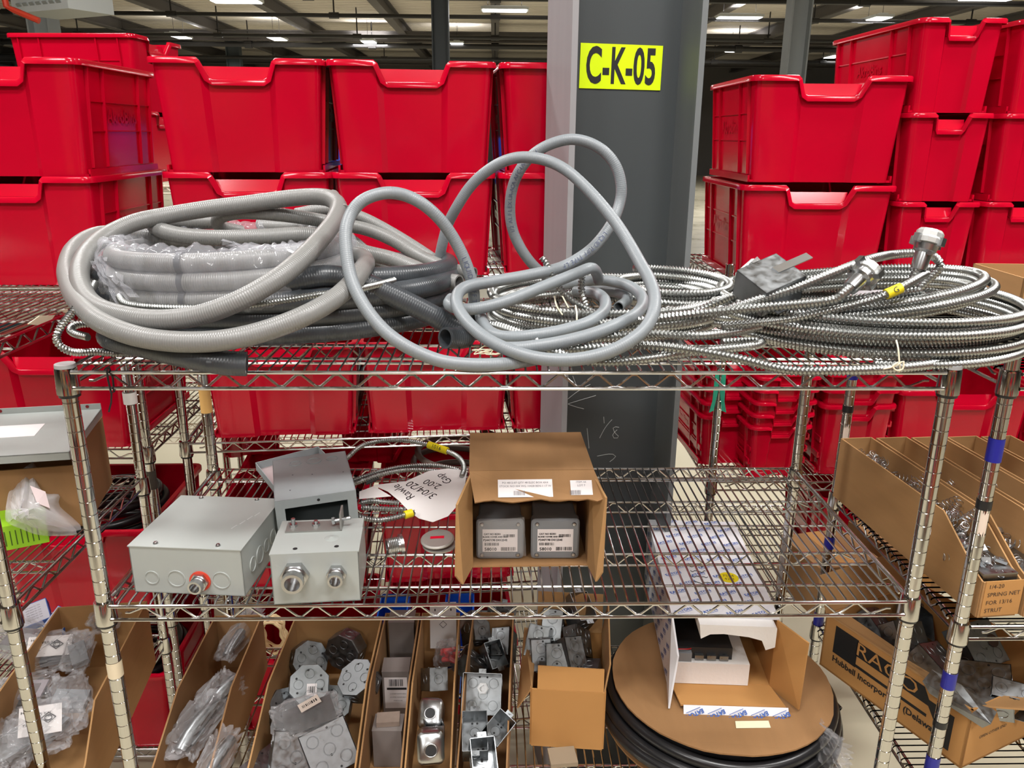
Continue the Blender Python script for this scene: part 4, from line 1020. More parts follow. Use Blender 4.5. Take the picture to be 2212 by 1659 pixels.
# cable loop at the back right
Z3 = dict(ox=740, oy=920, s=7.373)
def K0(pts, zmin=ZM+.006, **k):
    out = []
    for q in pts:
        p = pY(k.get('ox', 0)+q[0]/k.get('s', 1), k.get('oy', 0)+q[1]/k.get('s', 1), q[2]); p.z = max(p.z, zmin); out.append(p)
    return out
c1 = [(-200, 800, .42), (-60, 640, .44), (130, 460, .47), (210, 380, .48), (400, 280, .50), (700, 230, .51), (1000, 232, .51), (1250, 272, .50), (1420, 315, .49), (1650, 395, .47), (1800, 465, .45), (1900, 560, .42), (1935, 680, .39), (1900, 800, .36)]
hose('armoured_cable_coil', K0(c1, **Z3), .0062, FLEX, 'armoured cable loop behind the carton, standing up in an arch', 'cable', n=10, ribs=(.0050, .32))
c2 = [(100, 900, .36), (280, 830, .38), (600, 725, .40), (1000, 645, .42), (1400, 625, .42), (1750, 675, .41), (1950, 760, .39)]
hose('armoured_cable', K0(c2, **Z3), .0058, FLEX, 'armoured cable strand above the paper sheet, upper of two', 'cable', n=10, ribs=(.0050, .32))
c3 = [(150, 940, .35), (330, 870, .37), (620, 775, .39), (1000, 705, .41), (1400, 712, .41), (1650, 745, .40)]
hose('armoured_cable', K0(c3, **Z3), .0058, FLEX, 'armoured cable strand above the paper sheet, lower of two', 'cable', n=10, ribs=(.0050, .32))
q = MB().cyl(pY(740+360/7.373, 920+890/7.373, .375), pY(740+560/7.373, 920+800/7.373, .39), .0085, 12); solo('cable_sleeve', q, HOSE_D, 'dark grey sleeve on the cables left of the paper', 'sleeve', smooth=40)
for i, pts in enumerate(([(300, 1230, .27), (450, 1195, .28), (650, 1210, .28), (900, 1230, .28)], [(300, 1300, .25), (450, 1308, .25), (700, 1325, .25), (1000, 1330, .25)], [(250, 1440, .22), (400, 1478, .215), (600, 1500, .21), (850, 1455, .215), (1000, 1415, .22), (1150, 1380, .23)])):
    hose('armoured_cable', K0(pts, **Z3), .0066, FLEX, 'armoured cable strand under the paper, %s of three' % ('top', 'middle', 'lowest')[i], 'cable', n=10, ribs=(.0056, .36))
wraplab('cable_marker', pY(740+1370/7.373, 920+300/7.373, .493), pY(740+1670/7.373, 920+400/7.373, .468), .0088, 'yellow marker on the arching cable', body='1016')
wraplab('cable_marker', pY(740+990/7.373, 920+1420/7.373, .218), pY(740+1110/7.373, 920+1385/7.373, .226), .0085, 'yellow marker on the cable under the paper')
# paper sheet
p1, p2, p3 = pY(806, 1048, .36), pY(1008, 1010, .40), pY(935, 1128, .215); pn = (p2-p1).cross(p3-p1).normalized()
if pn.z < 0: pn = -pn
def on_paper(x, y, lift=0):
    d = ray(x, y); return CAM+d*((p1+pn*lift-CAM).dot(pn)/d.dot(pn))
ps = thing('paper_sheet', 'white paper sheet with upside down printing on the cables', 'paper', (p1+p2+p3)/3)
out = [(806, 1048), (876, 1040), (925, 1018), (968, 1012), (1009, 1017), (1004, 1050), (990, 1090), (968, 1115), (935, 1128), (905, 1120), (885, 1106), (862, 1082), (838, 1062)]
part('sheet', MB().panel([on_paper(*p) for p in out], .0005), PAPER, ps, world=True)
part('sheet_back', MB().panel([pY(*p) for p in ((776, 1062, .33), (808, 1050, .35), (845, 1072, .30), (776, 1078, .30))], .0005), PAPER, ps, world=True)
q = MB()
for body, a, b, sz in (('3/04/20', (940, 1074), (882, 1043), .026), ('2:00', (951, 1053), (918, 1039), .024), ('Gap', (973, 1043), (946, 1026), .020), ('Rawle', (891, 1077), (853, 1049), .018)):
    pa, pb = on_paper(*a), on_paper(*b); ex = (pb-pa); wd = ex.length; v, f = text_mb(body, 1.0, 1, 0.0, 2, 1.0, 'LEFT'); wt = max(p[0] for p in v)
    sz_ = wd/wt; M = plane_M(pa, ex, pn.cross(ex)) @ Matrix.Translation((0, 0, .0006)) @ Matrix.Scale(sz_, 4); q.add([M @ Vector(p) for p in v], f)
part('lettering', q, INK, ps, world=True)
# bushing and steel discs
c = pZ(853, 1178, ZM+.013)
bu = thing('steel_bushing', 'threaded steel bushing on the wires left of the carton', 'bushing', c)
M = Matrix.Translation(c) @ Matrix.Rotation(R(20), 4, 'Z') @ Matrix.Rotation(R(88), 4, 'Y')
prof = [(.0135, -.016), (.0165, -.016)]
for k in range(6): prof += [(.0165, -.014+.0035*k), (.0155, -.0122+.0035*k)]
prof += [(.0165, .010), (.0205, .010), (.0205, .016), (.0135, .016)]
part('sleeve', MB().lathe(prof, 24, M, close=True), ZINC, bu, 30, world=True)
c = pZ(945, 1180, ZM)
for k, (dx, dy, dz, tx, lb) in enumerate(((.004, 0, .002, 0, 'lower flat steel disc beside the carton flap'), (0, .004, .0125, 6, 'upper steel disc with centre slot beside the carton flap'))):
    t = thing('steel_disc', lb, 'disc', (c.x+dx, c.y+dy, ZM+dz), rot=(R(tx), R(-tx*.5), 0), group='steel discs on the middle shelf')
    part('disc', MB().lathe([(0, .006), (.018, .0055), (.031, .0045), (.034, .002), (.034, 0), (0, 0)] if k else [(.012, .003), (.034, .003), (.034, 0), (.012, 0)], 32, close=not k), mat('dull_steel', srgb(168, 164, 158), .45, .6, noise=.1), t, 35)
    if k: part('slot', MB().bbox((-.014, -.004, .0056), (.014, .004, .0064)), RED, t)
# carton
A = pZ(1020, 1226, ZM); B = pZ(1270, 1222, ZM); Wc = (B-A).length; Hc = .198; Dc = .196
ct = thing('cardboard_carton', 'open brown carton lying on its side, two grey boxes inside', 'carton', (A.x, A.y, ZM), math.atan2(B.y-A.y, B.x-A.x))
tk = .004
for nm, a, b in (('bottom_panel', (0, 0, 0), (Wc, Dc, tk)), ('side_panel', (-tk, 0, 0), (0, Dc, Hc)), ('side_panel', (Wc, 0, 0), (Wc+tk, Dc, Hc)), ('top_panel', (-tk, 0, Hc), (Wc+tk, Dc, Hc+tk)), ('back_panel', (0, Dc-tk, 0), (Wc, Dc, Hc))): part(nm, MB().bbox(a, b), KRAFT2, ct)
part('flap', MB().panel([(0, 0, Hc), (-.026, -.062, Hc-.035), (-.030, -.064, .020), (-.018, -.060, -.0), (0, 0, .004)], tk), KRAFT, ct)
part('flap', MB().panel([(Wc, 0, Hc), (Wc+.020, -.055, Hc-.028), (Wc+.018, -.060, .02), (Wc+.008, -.058, -.0), (Wc, 0, .004)], tk), KRAFT, ct)
fx = MB(); top = [(-.004, 0, Hc+.002), (Wc+.004, 0, Hc+.002)]; rnd = random.Random(2); n_ = 14
lo = [(.006+(Wc+.016)*k/n_, -.048+rnd.uniform(-.002, .002), Hc-.036+rnd.uniform(-.0025, .0025)) for k in range(n_, -1, -1)]
fx.panel(top+lo, tk); fo = part('flap', fx, KRAFT2, ct, label='torn front flap carrying two white labels')
fn = Vector((0, -.038, -.048)); fex = Vector((1, 0, 0)); fey = Vector((0, .048, .038)).normalized()
def on_flap(u, v): return lw(ct, Vector((Wc*u, 0, Hc+.002))+Vector((0, -.048, -.038))*v)+(ld(ct, Vector((0, -.62, .78)))*.0024)
for u, wl, hl, s_ in ((.44, .100, .036, 3), (.90, .040, .030, 4)):
    o = on_flap(u, .60); q = rect(MB(), o, ld(ct, fex), ld(ct, fey), wl, hl); part('label', q, LABEL, fo, world=True)
    q = MB()
    for r_ in range(3):
        put_text(q, ('PO 4812-07 QTY 48 ELEC BOX 4X4', 'STOCK NO 004 WG 10428 BEN-1 17 W', '')[r_] if wl > .05 else ('ITEM 44', 'LOT 7', '')[r_], .0055, o+ld(ct, fey)*(.011-.007*r_), ld(ct, fex), ld(ct, fey), lift=.0009)
    bars(q, o+ld(ct, fey)*(-.010)+ld(ct, fex)*(-.012), ld(ct, fex), ld(ct, fey), .02, .009, s_, .0009); part('label_print', q, FADEINK, fo, world=True)
# the two grey boxes inside
for k, (u0, u1, lb) in enumerate(((1029, 1131, 'left grey cast box in the carton, plastic film over it'), (1147, 1251, 'right grey cast box in the carton'))):
    a = pY(u0, 1182, A.y+.022); b = pY(u1, 1180, A.y+.022); z = ZM+tk+.001; w_ = b.x-a.x; h_ = .086; d_ = .095
    t = thing('cast_device_box', lb, 'device box', (a.x, A.y+.022, z), 0, 'grey cast boxes in the carton')
    q = MB(); rc = .008; pts = []
    for cx, cz, a0 in ((rc, rc, 180), (w_-rc, rc, 270), (w_-rc, h_-rc, 0), (rc, h_-rc, 90)):
        for j in range(4): an = R(a0+30*j); pts.append((cx+rc*math.cos(an), cz+rc*math.sin(an)))
    n_ = len(pts); lay = [(0, .004), (.004, 0), (.022, 0), (.022, .004), (d_, .006)]; vs = []
    for y, ins in ((0, .003), (.003, 0), (.020, 0), (.0201, .003), (d_, .005)): vs += [(ins+p[0]*(w_-2*ins)/w_, y, ins+p[1]*(h_-2*ins)/h_) for p in pts]
    q.add(vs, [(i*n_+j, i*n_+(j+1) % n_, (i+1)*n_+(j+1) % n_, (i+1)*n_+j) for i in range(4) for j in range(n_)]+[tuple(range(n_))[::-1], tuple(range(4*n_, 5*n_))]); part('casting', q, CASTG, t, 40)
    for x in (.12, .88):
        for zz in (.12, .88): screw(t, lw(t, (w_*x, -.0003, h_*zz)), (1, 0, 0), (0, 0, 1), .0042, .0025)
    o = lw(t, (w_*.5, 0, h_*.48)); q = rect(MB(), o, (1, 0, 0), (0, 0, 1), w_*.74, h_*.56, .0008); L_ = part('label', q, LABEL, t, world=True)
    q = MB()
    for body, sz, x, zz in (('CAT NO 82301', .0050, -.16, .16), ('BLANK COVER AND BOX', .0042, -.10, .09), ('P2447198 D01254E', .0058, -.10, .01), ('58010', .0095, -.20, -.22)): put_text(q, body, sz, o+Vector((w_*x, 0, h_*zz)), (1, 0, 0), (0, 0, 1), lift=.0012, bold=.0002)
    bars(q, o+Vector((w_*.19, 0, h_*.12)), (1, 0, 0), (0, 0, 1), w_*.24, h_*.07, 5+k, .0012); bars(q, o+Vector((-w_*.18, 0, -h_*.09)), (1, 0, 0), (0, 0, 1), w_*.30, h_*.07, 8+k, .0012); bars(q, o+Vector((w_*.18, 0, -h_*.21)), (1, 0, 0), (0, 0, 1), w_*.32, h_*.09, 11+k, .0012)
    part('label_print', q, INK, t, world=True)
part('plastic_film', crumple([lw(ct, (.012, .018, .09)), lw(ct, (.10, .015, .098)), lw(ct, (.105, .02, .012)), lw(ct, (.012, .018, .012))], 8, .0012, 8), BAG, ct, 60, world=True)
# ================================================================ bottom shelf
ZB = -.522+.0046
def cardbin(xc, yf, W, D, H, z, label, rz=0, hf=.085, cut=.20, group='open cardboard shelf bins', m_=None):
    m_ = m_ or KRAFT; t = thing('cardboard_bin', label, 'cardboard bin', (xc, yf, z), rz, group); k = .0035
    part('floor_panel', MB().bbox((-W/2, 0, 0), (W/2, D, k)), m_, t)
    for s in (-1, 1):
        part('side_panel', MB().panel([(s*W/2, 0, 0), (s*W/2, D, 0), (s*W/2, D, H), (s*W/2, cut, H), (s*W/2, .03, hf+.012), (s*W/2, 0, hf)], k), m_, t)
    part('back_panel', MB().bbox((-W/2, D-k, 0), (W/2, D, H)), m_, t)
    part('front_panel', MB().bbox((-W/2, -k, 0), (W/2, 0, hf)), m_, t)
    return t
BA = cardbin(-.660, .03, .115, .48, .155, ZB, 'narrow cardboard bin of bagged parts, left of the bottom row', R(2), m_=KRAFT2)
BB = cardbin(-.420, .03, .215, .45, .165, ZB, 'wide cardboard bin of octagon steel boxes', 0)
BC = cardbin(-.262, .03, .084, .47, .165, ZB, 'narrow cardboard bin of small grey cartons', 0, m_=KRAFT2)
BD = cardbin(-.166, .03, .092, .47, .165, ZB, 'narrow cardboard bin of conduit bodies and a bag of red nuts', 0)
BE = cardbin(-.058, .03, .100, .47, .165, ZB, 'narrow cardboard bin of square steel boxes', R(-3), m_=KRAFT2)
# -------- steel boxes
def sq_box(w, d, h, kn=True, ears=False):
    q = MB(); t = .0014
    q.bbox((-w/2, -d/2, 0), (w/2, d/2, t)); q.bbox((-w/2, -d/2, 0), (w/2, -d/2+t, h)); q.bbox((-w/2, d/2-t, 0), (w/2, d/2, h)); q.bbox((-w/2, -d/2, 0), (-w/2+t, d/2, h)); q.bbox((w/2-t, -d/2, 0), (w/2, d/2, h))
    EE = []
    for s in (-1, 1):
        e = MB(); EE.append(e); e.bbox((-.009, s*(d/2), h-.0015), (.009, s*(d/2+.010), h)); e.cyl((0, s*(d/2+.006), h), (0, s*(d/2+.006), h+.002), .003, 8)
    r = MB(); X, Y, Z = Vector((1, 0, 0)), Vector((0, 1, 0)), Vector((0, 0, 1)); kr = min(h, .05)*.24
    for s in (-1, 1):
        for fx in ((-.28, .28) if w > .07 else (0,)):
            ring_mb(r, (fx*w, s*d/2, h*.5), X*(-s), Z, kr, .002, .001, 14); ring_mb(r, (s*w/2, fx*d, h*.5), Y*s, Z, kr, .002, .001, 14)
    for fx, fy in (((-.27, -.27), (.27, .27), (-.27, .27), (.27, -.27), (0, 0)) if w > .07 else ((0, .2), (0, -.2))): ring_mb(r, (fx*w, fy*d, 0), X, -Y, kr, .002, .001, 14); ring_mb(r, (fx*w, fy*d, t), X, Y, kr, .002, .001, 14)
    ho = MB()
    for fx, fy in ((.1, .42), (-.1, .42), (.1, -.42), (0, .12)): disc_mb(ho, (fx*w, fy*d, 0), X, -Y, .0025); disc_mb(ho, (fx*w, fy*d, t), X, Y, .0025)
    return dict(box_body=(q.mesh('box_body', GALV), None), mounting_ear=(EE[0].mesh('ear', GALV), EE[1].mesh('ear', GALV)), knockouts=(r.mesh('knockouts', GALV, 60), None), screw_holes=(ho.mesh('holes', INK), None))
def oct_box(R_, h):
    q = MB(); c = math.pi/8; t = .0015
    M = Matrix.Rotation(c, 4, 'Z')
    q.lathe([(0, 0), (R_*.97, 0), (R_, .003), (R_, h), (R_-t, h), (R_-t, t*2), (0, t*2)], 8, M)
    r = MB(); X, Y, Z = Vector((1, 0, 0)), Vector((0, 1, 0)), Vector((0, 0, 1))
    for k in range(4):
        a = k*math.pi/2; n = Vector((math.cos(a), math.sin(a), 0)); ring_mb(r, n*R_*.925+Z*h*.5, Z.cross(n), Z, h*.26, .002, .001, 14)
        ring_mb(r, n*R_*.5, X, -Y, R_*.22, .002, .001, 14)
    ho = MB()
    for k in range(6):
        a = k*1.05+.4; disc_mb(ho, (R_*.66*math.cos(a), R_*.66*math.sin(a), 0), X, -Y, .0026)
    e = MB()
    for s in (-1, 1): e.bbox((-.006, s*R_*.93, h-.002), (.006, s*R_*.80, h))
    return dict(box_body=(q.mesh('box_body', GALV, 20), None), knockouts=(r.mesh('knockouts', GALV, 60), None), screw_holes=(ho.mesh('holes', INK), None), screw_tabs=(e.mesh('tabs', GALV), None))
def gang_box():
    # small single gang device box, rounded bottom corners, ears
    k = sq_box(.050, .075, .058, True, True); return k
SQ = sq_box(.098, .098, .050); SQ2 = sq_box(.085, .085, .045); GG = gang_box(); OC = oct_box(.047, .042); GL = sq_box(.055, .090, .045)
def inst(kind, name, label, p, rot, cat='junction box', group=None, s=1.0):
    t = thing(name, label, cat, p, 0, group, tuple(R(a) for a in rot)); t.scale = (s, s, s)
    for nm, ms in kind.items():
        for me in ms:
            if me: link(nm, me, t)
    return t
def PZ(px, py, z): return pZ(px, py, z)
# octagon boxes
for i, (px, py, z, rot, lb) in enumerate(((672, 1425, -.415, (232, 25, 20), 'octagon steel box at the back left of the wide bin'), (738, 1412, -.395, (262, 12, -20), 'octagon box on edge, shiny side to the front, back of the wide bin'),
        (668, 1478, -.385, (222, 6, 10), 'octagon box lying face up with a small paper sticker'), (768, 1462, -.385, (210, -12, -20), 'octagon box leaning on the right wall of the wide bin'), (625, 1525, -.42, (215, 15, 40), 'octagon box half under the bagged plates'), (715, 1520, -.43, (210, 5, 0), 'octagon box low in the middle of the wide bin'))):
    t = inst(OC, 'octagon_box', lb, PZ(px, py, z), rot, group='octagon steel boxes in the wide bin')
    if i == 2:
        q = rect(MB(), (.006, .012, -.0002), (1, 0, 0), (0, -1, 0), .022, .026, .0008); l = part('sticker', q, LABEL, t); part('sticker_print', bars(MB(), (.006, .012, -.0002), (1, 0, 0), (0, -1, 0), .016, .014, 4, .0012, 9), INK, l)
# square boxes at the front of the wide bin
for px, py, z, rot, lb in ((640, 1636, -.42, (238, 14, 15), 'square steel box at the front left of the wide bin'), (712, 1618, -.415, (236, -14, 24), 'square steel box tipped forward at the front of the wide bin'), (590, 1655, -.45, (190, 4, 60), 'square steel box low at the left wall of the wide bin')):
    inst(SQ, 'square_box', lb, PZ(px, py, z), rot, group='square steel boxes in the wide bin')
# bagged cover plates
def bag(name, label, c, size, rot, seed, m_=BAG, cat='bag', parts=None, group=None, n=26, amp=.12):
    t = thing(name, label, cat, c, 0, group, tuple(R(a) for a in rot)); rnd = np.random.RandomState(seed)
    ph = rnd.uniform(0, 6.28, 10); fu = rnd.randint(2, 11, 10); fv = rnd.randint(1, 9, 10); q = MB(); vs = []; nu = n*2
    for j in range(n+1):
        v = math.pi*j/n-math.pi/2
        for i in range(nu):
            u = 2*math.pi*i/nu
            d = sum(math.sin(fu[k]*u+fv[k]*v*2+ph[k]) for k in range(10))/3.2; d = 1+amp*(abs(d)-.5)
            cu, su, cv, sv = math.cos(u), math.sin(u), math.cos(v), math.sin(v); f = lambda x: math.copysign(abs(x)**.55, x)
            vs.append((size[0]/2*f(cu)*abs(cv)**.5*d, size[1]/2*f(su)*abs(cv)**.5*d, size[2]/2*(sv*d+.0)+size[2]/2))
    q.add(vs, [(j*nu+i, j*nu+(i+1) % nu, (j+1)*nu+(i+1) % nu, (j+1)*nu+i) for j in range(n) for i in range(nu)]); part('plastic_film', q, m_, t, 60)
    return t
b = bag('bagged_plates', 'clear bag of steel cover plates with a white sticker, on the octagon boxes', PZ(665, 1555, -.385), (.135, .095, .030), (14, -6, 18), 3, BAG)
for k in range(3): part('cover_plate', MB().box((.004*k, -.003*k, .010+.006*k), (.098, .062, .002), Matrix.Rotation(.05*k, 3, 'Z')), GALV, b)
q = rect(MB(), (.01, .01, .037), (1, .3, 0), (-.3, 1, 0), .045, .022, .0005); l = part('sticker', q, mat('cream_sticker', srgb(226, 212, 200), .7), b); part('sticker_print', bars(MB(), (.01, .01, .0374), (1, .3, 0), (-.3, 1, 0), .032, .007, 2, .0006, 12), INK, l)
# bagged strap parts in the left bin
for i, (px, py, z, sz, rot, lb) in enumerate(((520, 1365, -.41, (.05, .17, .05), (10, 0, -14), 'bagged steel strap at the back of the left cardboard bin'), (478, 1490, -.41, (.07, .10, .06), (15, 10, -20), 'bagged steel clamp bulging in the middle of the left cardboard bin'), (430, 1560, -.42, (.075, .15, .055), (12, 0, -18), 'bagged steel clamp at the front of the left cardboard bin'), (468, 1640, -.43, (.05, .14, .06), (12, 0, -12), 'bagged strip pressed on the right wall of the left cardboard bin'))):
    b = bag('bagged_part', lb, PZ(px, py, z)-Vector((0, 0, sz[2]/2)), sz, rot, 10+i, BAG, amp=.22, group='bagged steel parts in the left cardboard bin')
    L_ = sz[1]*.8; q = MB(); q.tube([(0, -L_/2, sz[2]*.3), (0, -L_/4, sz[2]*.45), (0, 0, sz[2]*.5), (.006, L_/4, sz[2]*.55), (.008, L_/2, sz[2]*.5)], sz[0]*.22, 10); q.box((0, -L_*.2, sz[2]*.4), (sz[0]*.55, L_*.35, .006)); part('steel_strap', q, GALV, b, 50)
# grey cartons
for i, (py, z, h, lb) in enumerate(((1440, -.40, .10, 'blank grey carton standing at the back of its narrow bin'), (1560, -.40, .085, 'grey carton with a white barcode label'), (1655, -.42, .07, 'grey open carton at the front of its narrow bin'))):
    p = PZ((868, 838, 812)[i], (1345, 1452, 1580)[i], (-.352, -.395, -.42)[i]); w_ = .062; dp = .055
    t = thing('small_grey_carton', lb, 'carton', (-.262, p.y, ZB+.004), R((0, 1, -1)[i]), 'small grey cartons', )
    hh = p.z-(ZB+.004)
    q = MB().bbox((-w_/2, 0, 0), (w_/2, dp, hh)); part('carton_body', q, GREYBX, t); q = MB().bbox((-w_/2-.001, 0, hh), (w_/2+.001, dp*.98, hh+.001)); part('top_flap', q, GREYBX, t)
    if i == 1:
        o = lw(t, (0, 0, hh*.52)); q = rect(MB(), o, (1, 0, 0), (0, 0, 1), w_*.86, hh*.72, .0008); l = part('label', q, LABEL, t, world=True)
        q = bars(MB(), o+Vector((0, 0, hh*.24)), (1, 0, 0), (0, 0, 1), w_*.5, hh*.16, 6, .0013, 16); rect(q, o+Vector((.002, 0, hh*.10)), (1, 0, 0), (0, 0, 1), w_*.74, hh*.05, .0012)
        for k in range(3): put_text(q, ('2-1/8 DEEP SWITCH BOX', 'UL LISTED OUTLET BOX', 'MADE IN USA')[k], .0034, o+Vector((.004, 0, -hh*(.02+.08*k))), (1, 0, 0), (0, 0, 1), lift=.0012)
        part('label_print', q, INK, l, world=True)
    if i == 2: part('inner_packet', MB().box((0, dp*.5, hh+.008), (w_*.8, dp*.6, .012), Matrix.Rotation(.1, 3, 'Z')), mat('brown_grey_packet', srgb(140, 124, 112), .7, noise=.2, nscale=60), t)
# bin D: conduit bodies etc
def conduit_body(label, p, rot, s=1.0):
    t = thing('conduit_body', label, 'conduit body', p, 0, 'conduit bodies', tuple(R(a) for a in rot)); t.scale = (s, s, s)
    w_, h_, d_ = .052, .062, .048; pts = []; rc = .012
    for cx, cz, a0 in ((-w_/2+rc, rc, 180), (w_/2-rc, rc, 270), (w_/2-rc, h_-rc, 0), (-w_/2+rc, h_-rc, 90)):
        for j in range(4): an = R(a0+30*j); pts.append((cx+rc*math.cos(an), cz+rc*math.sin(an)))
    n_ = len(pts); q = MB(); vs = []
    for y, i_ in ((0, .006), (.006, 0), (d_, 0), (d_, .003), (.010, .004)): vs += [(p_[0]*(w_-2*i_)/w_, y, i_+p_[1]*(h_-2*i_)/h_) for p_ in pts]
    q.add(vs, [(i*n_+j, i*n_+(j+1) % n_, (i+1)*n_+(j+1) % n_, (i+1)*n_+j) for i in range(4) for j in range(n_)]+[tuple(range(n_))[::-1], tuple(range(4*n_, 5*n_))]); part('shell', q, ZINC, t, 45)
    part('entry_hole', disc_mb(MB(), (0, 0, h_*.45), (1, 0, 0), (0, 0, 1), .0115, .0006, 18), INK, t); part('hole_rim', ring_mb(MB(), (0, 0, h_*.45), (1, 0, 0), (0, 0, 1), .012, .003, .0012), ZINC, t, 60); return t
conduit_body('rounded steel conduit body with a round hole, nearest in its bin', PZ(932, 1655, -.415), (-28, 0, 6), 1.05)
conduit_body('rounded steel conduit body behind the nearest one', PZ(926, 1570, -.405), (-55, 0, -4))
inst(GG, 'device_box', 'crumpled steel device box wrapped in film, in the conduit body bin', PZ(938, 1492, -.405), (-35, 12, 20), group='device boxes in the narrow bins', s=.85)
inst(GG, 'device_box', 'steel device box with ears under the conduit body', PZ(936, 1606, -.435), (-20, 4, 10), group='device boxes in the narrow bins', s=.8)
b = bag('bagged_wire_nuts', 'clear bag of red wire nuts in the conduit body bin', PZ(965, 1415, -.40)-Vector((0, 0, .03)), (.055, .05, .085), (20, 0, 10), 31, BAG, amp=.2)
rnd = random.Random(3); REDN = mat('wire_nut_red', srgb(205, 26, 24), .4)
for k in range(14): part('wire_nut', MB().lathe([(0, .018), (.003, .018), (.006, .002), (.0065, 0), (0, 0)], 8, Matrix.Translation((rnd.uniform(-.013, .013), rnd.uniform(-.012, .012), .012+rnd.uniform(0, .038))) @ Matrix.Rotation(rnd.uniform(0, 3), 4, 'X') @ Matrix.Rotation(rnd.uniform(0, 3), 4, 'Y')), REDN, b, 40)
sp = thing('switch_plate', 'white switch plate box standing at the back of the conduit body bin', 'plate', PZ(958, 1400, -.44), 0, rot=(R(-12), 0, R(2)))
part('plate_body', MB().bbox((-.033, 0, 0), (.033, .012, .115)), mat('white_plastic', srgb(222, 220, 220), .4), sp); q = MB()
for x in (-.02, .02): rect(q, (x, 0, .10), (1, 0, 0), (0, 0, 1), .003, .006)
ring_mb(q, (0, 0, .062), (1, 0, 0), (0, 0, 1), .009, .0015, .0006, 4); part('plate_print', q, INK, sp)
for k in range(3):
    pass
hose('blue_lead', [PZ(945, 1455, -.43), PZ(952, 1450, -.41), PZ(962, 1444, -.405), PZ(978, 1440, -.42)], .0022, mat('navy_lead', srgb(34, 44, 96), .5), 'short navy lead by the bag of red nuts', 'wire', n=6)
# bin E: square boxes
for i, (kind, px, py, z, rot, s, lb) in enumerate(((GG, 1040, 1350, -.375, (225, 20, 30), 1.0, 'device box upside down at the back of the square box bin'), (SQ2, 1078, 1335, -.40, (250, 0, -20), .8, 'square box on edge at the very back of the square box bin'), (GG, 1080, 1385, -.38, (215, -15, -15), .95, 'device box facing up right at the back of the square box bin'),
        (GG, 1030, 1420, -.40, (215, 10, 85), .9, 'device box bottom up on the left wall of the square box bin'), (GG, 1060, 1425, -.42, (40, 0, 25), .85, 'device box low behind the open square box'), (SQ, 1043, 1500, -.40, (50, 0, -4), .88, 'open square steel box with a connector inside, facing front'), (GL, 1026, 1600, -.40, (22, 0, 2), .95, 'long device box with round clamps below the open square box'),
        (GG, 1062, 1590, -.42, (15, 30, -30), .9, 'dark device box wedged on the right wall of the square box bin'), (GG, 1042, 1655, -.42, (30, 0, 8), 1.0, 'device box with ears nearest in the square box bin'))):
    t = inst(kind, 'device_box', lb, PZ(px, py, z), rot, group='steel boxes in the square box bin', s=s)
    if i == 5:
        q = MB(); hexnut(q, Matrix.Translation((0, .014, .002)), .015, .008); part('locknut', q, ZINC, t, 20); part('connector', MB().lathe([(.010, .002), (.011, .022), (.008, .022), (.008, .003)], 16, Matrix.Translation((0, .014, 0))), ZINC, t, 40)
# small tan carton with flaps ------------------------------------------------
A = pZ(1147, 1608, ZB); B = pZ(1300, 1618, ZB); Wt = (B-A).length; rzt = math.atan2(B.y-A.y, B.x-A.x); Ht = .152; Dt = .22
tc_ = thing('tan_carton', 'open tan carton heaped with steel device boxes', 'carton', (A.x, A.y, ZB), rzt); k = .0035
for nm, a, b in (('bottom_panel', (0, 0, 0), (Wt, Dt, k)), ('front_panel', (0, -k, 0), (Wt, 0, Ht)), ('back_panel', (0, Dt, 0), (Wt, Dt+k, Ht)), ('side_panel', (-k, 0, 0), (0, Dt, Ht)), ('side_panel', (Wt, 0, 0), (Wt+k, Dt, Ht))): part(nm, MB().bbox(a, b), KRAFT3, tc_)
part('flap', MB().panel([(.012, -.001, Ht), (Wt-.002, -.001, Ht), (Wt-.002, .012, Ht+.050), (.012, .012, Ht+.050)], k), KRAFT3, tc_)
part('flap', MB().panel([(0, 0, Ht), (0, Dt, Ht), (-.030, Dt*.95, Ht+.010), (-.032, .005, Ht-.060)], k), KRAFT, tc_)
part('flap', MB().panel([(Wt, 0, Ht), (Wt, Dt, Ht), (Wt+.012, Dt, Ht+.085), (Wt+.010, .01, Ht+.065)], k), KRAFT, tc_)
part('flap', MB().panel([(0, Dt, Ht), (Wt, Dt, Ht), (Wt, Dt+.02, Ht+.095), (0, Dt+.02, Ht+.095)], k), KRAFT, tc_)
for i, (kind, px, py, z, rot, s, lb) in enumerate(((GG, 1160, 1385, -.345, (225, 10, -8), 1.0, 'device box on its side at the left of the tan carton'), (GG, 1192, 1350, -.33, (235, 0, -14), 1.0, 'device box bottom up at the back of the tan carton'), (GG, 1240, 1335, -.33, (30, 10, 25), 1.0, 'open device box with ears at the back of the tan carton'), (SQ2, 1262, 1385, -.345, (230, 40, 40), .8, 'square box tipped at the right wall of the tan carton'),
        (GG, 1245, 1410, -.325, (225, 15, 28), 1.0, 'device box with two round clamps up, front right of the tan carton'), (GG, 1203, 1425, -.335, (220, -5, -5), 1.0, 'dull device box at the front of the tan carton'), (GG, 1170, 1415, -.35, (240, 0, 6), .95, 'device box with a round knockout at the front left of the tan carton'), (GG, 1270, 1440, -.345, (175, -10, -15), .95, 'device box low in the front right corner of the tan carton'))):
    inst(kind, 'device_box', lb, PZ(px, py, z), rot, group='steel boxes in the tan carton', s=s)
# flattened packet under the carton
q = MB(); a = pZ(1215, 1640, ZB)
q.box((a.x, a.y, ZB+.006), (.06, .05, .010), Matrix.Rotation(.1, 3, 'Z')); solo('brown_packet', q, mat('brown_paper', srgb(150, 134, 112), .8, noise=.1), 'flat brown packet lying in front of the tan carton', 'packet')
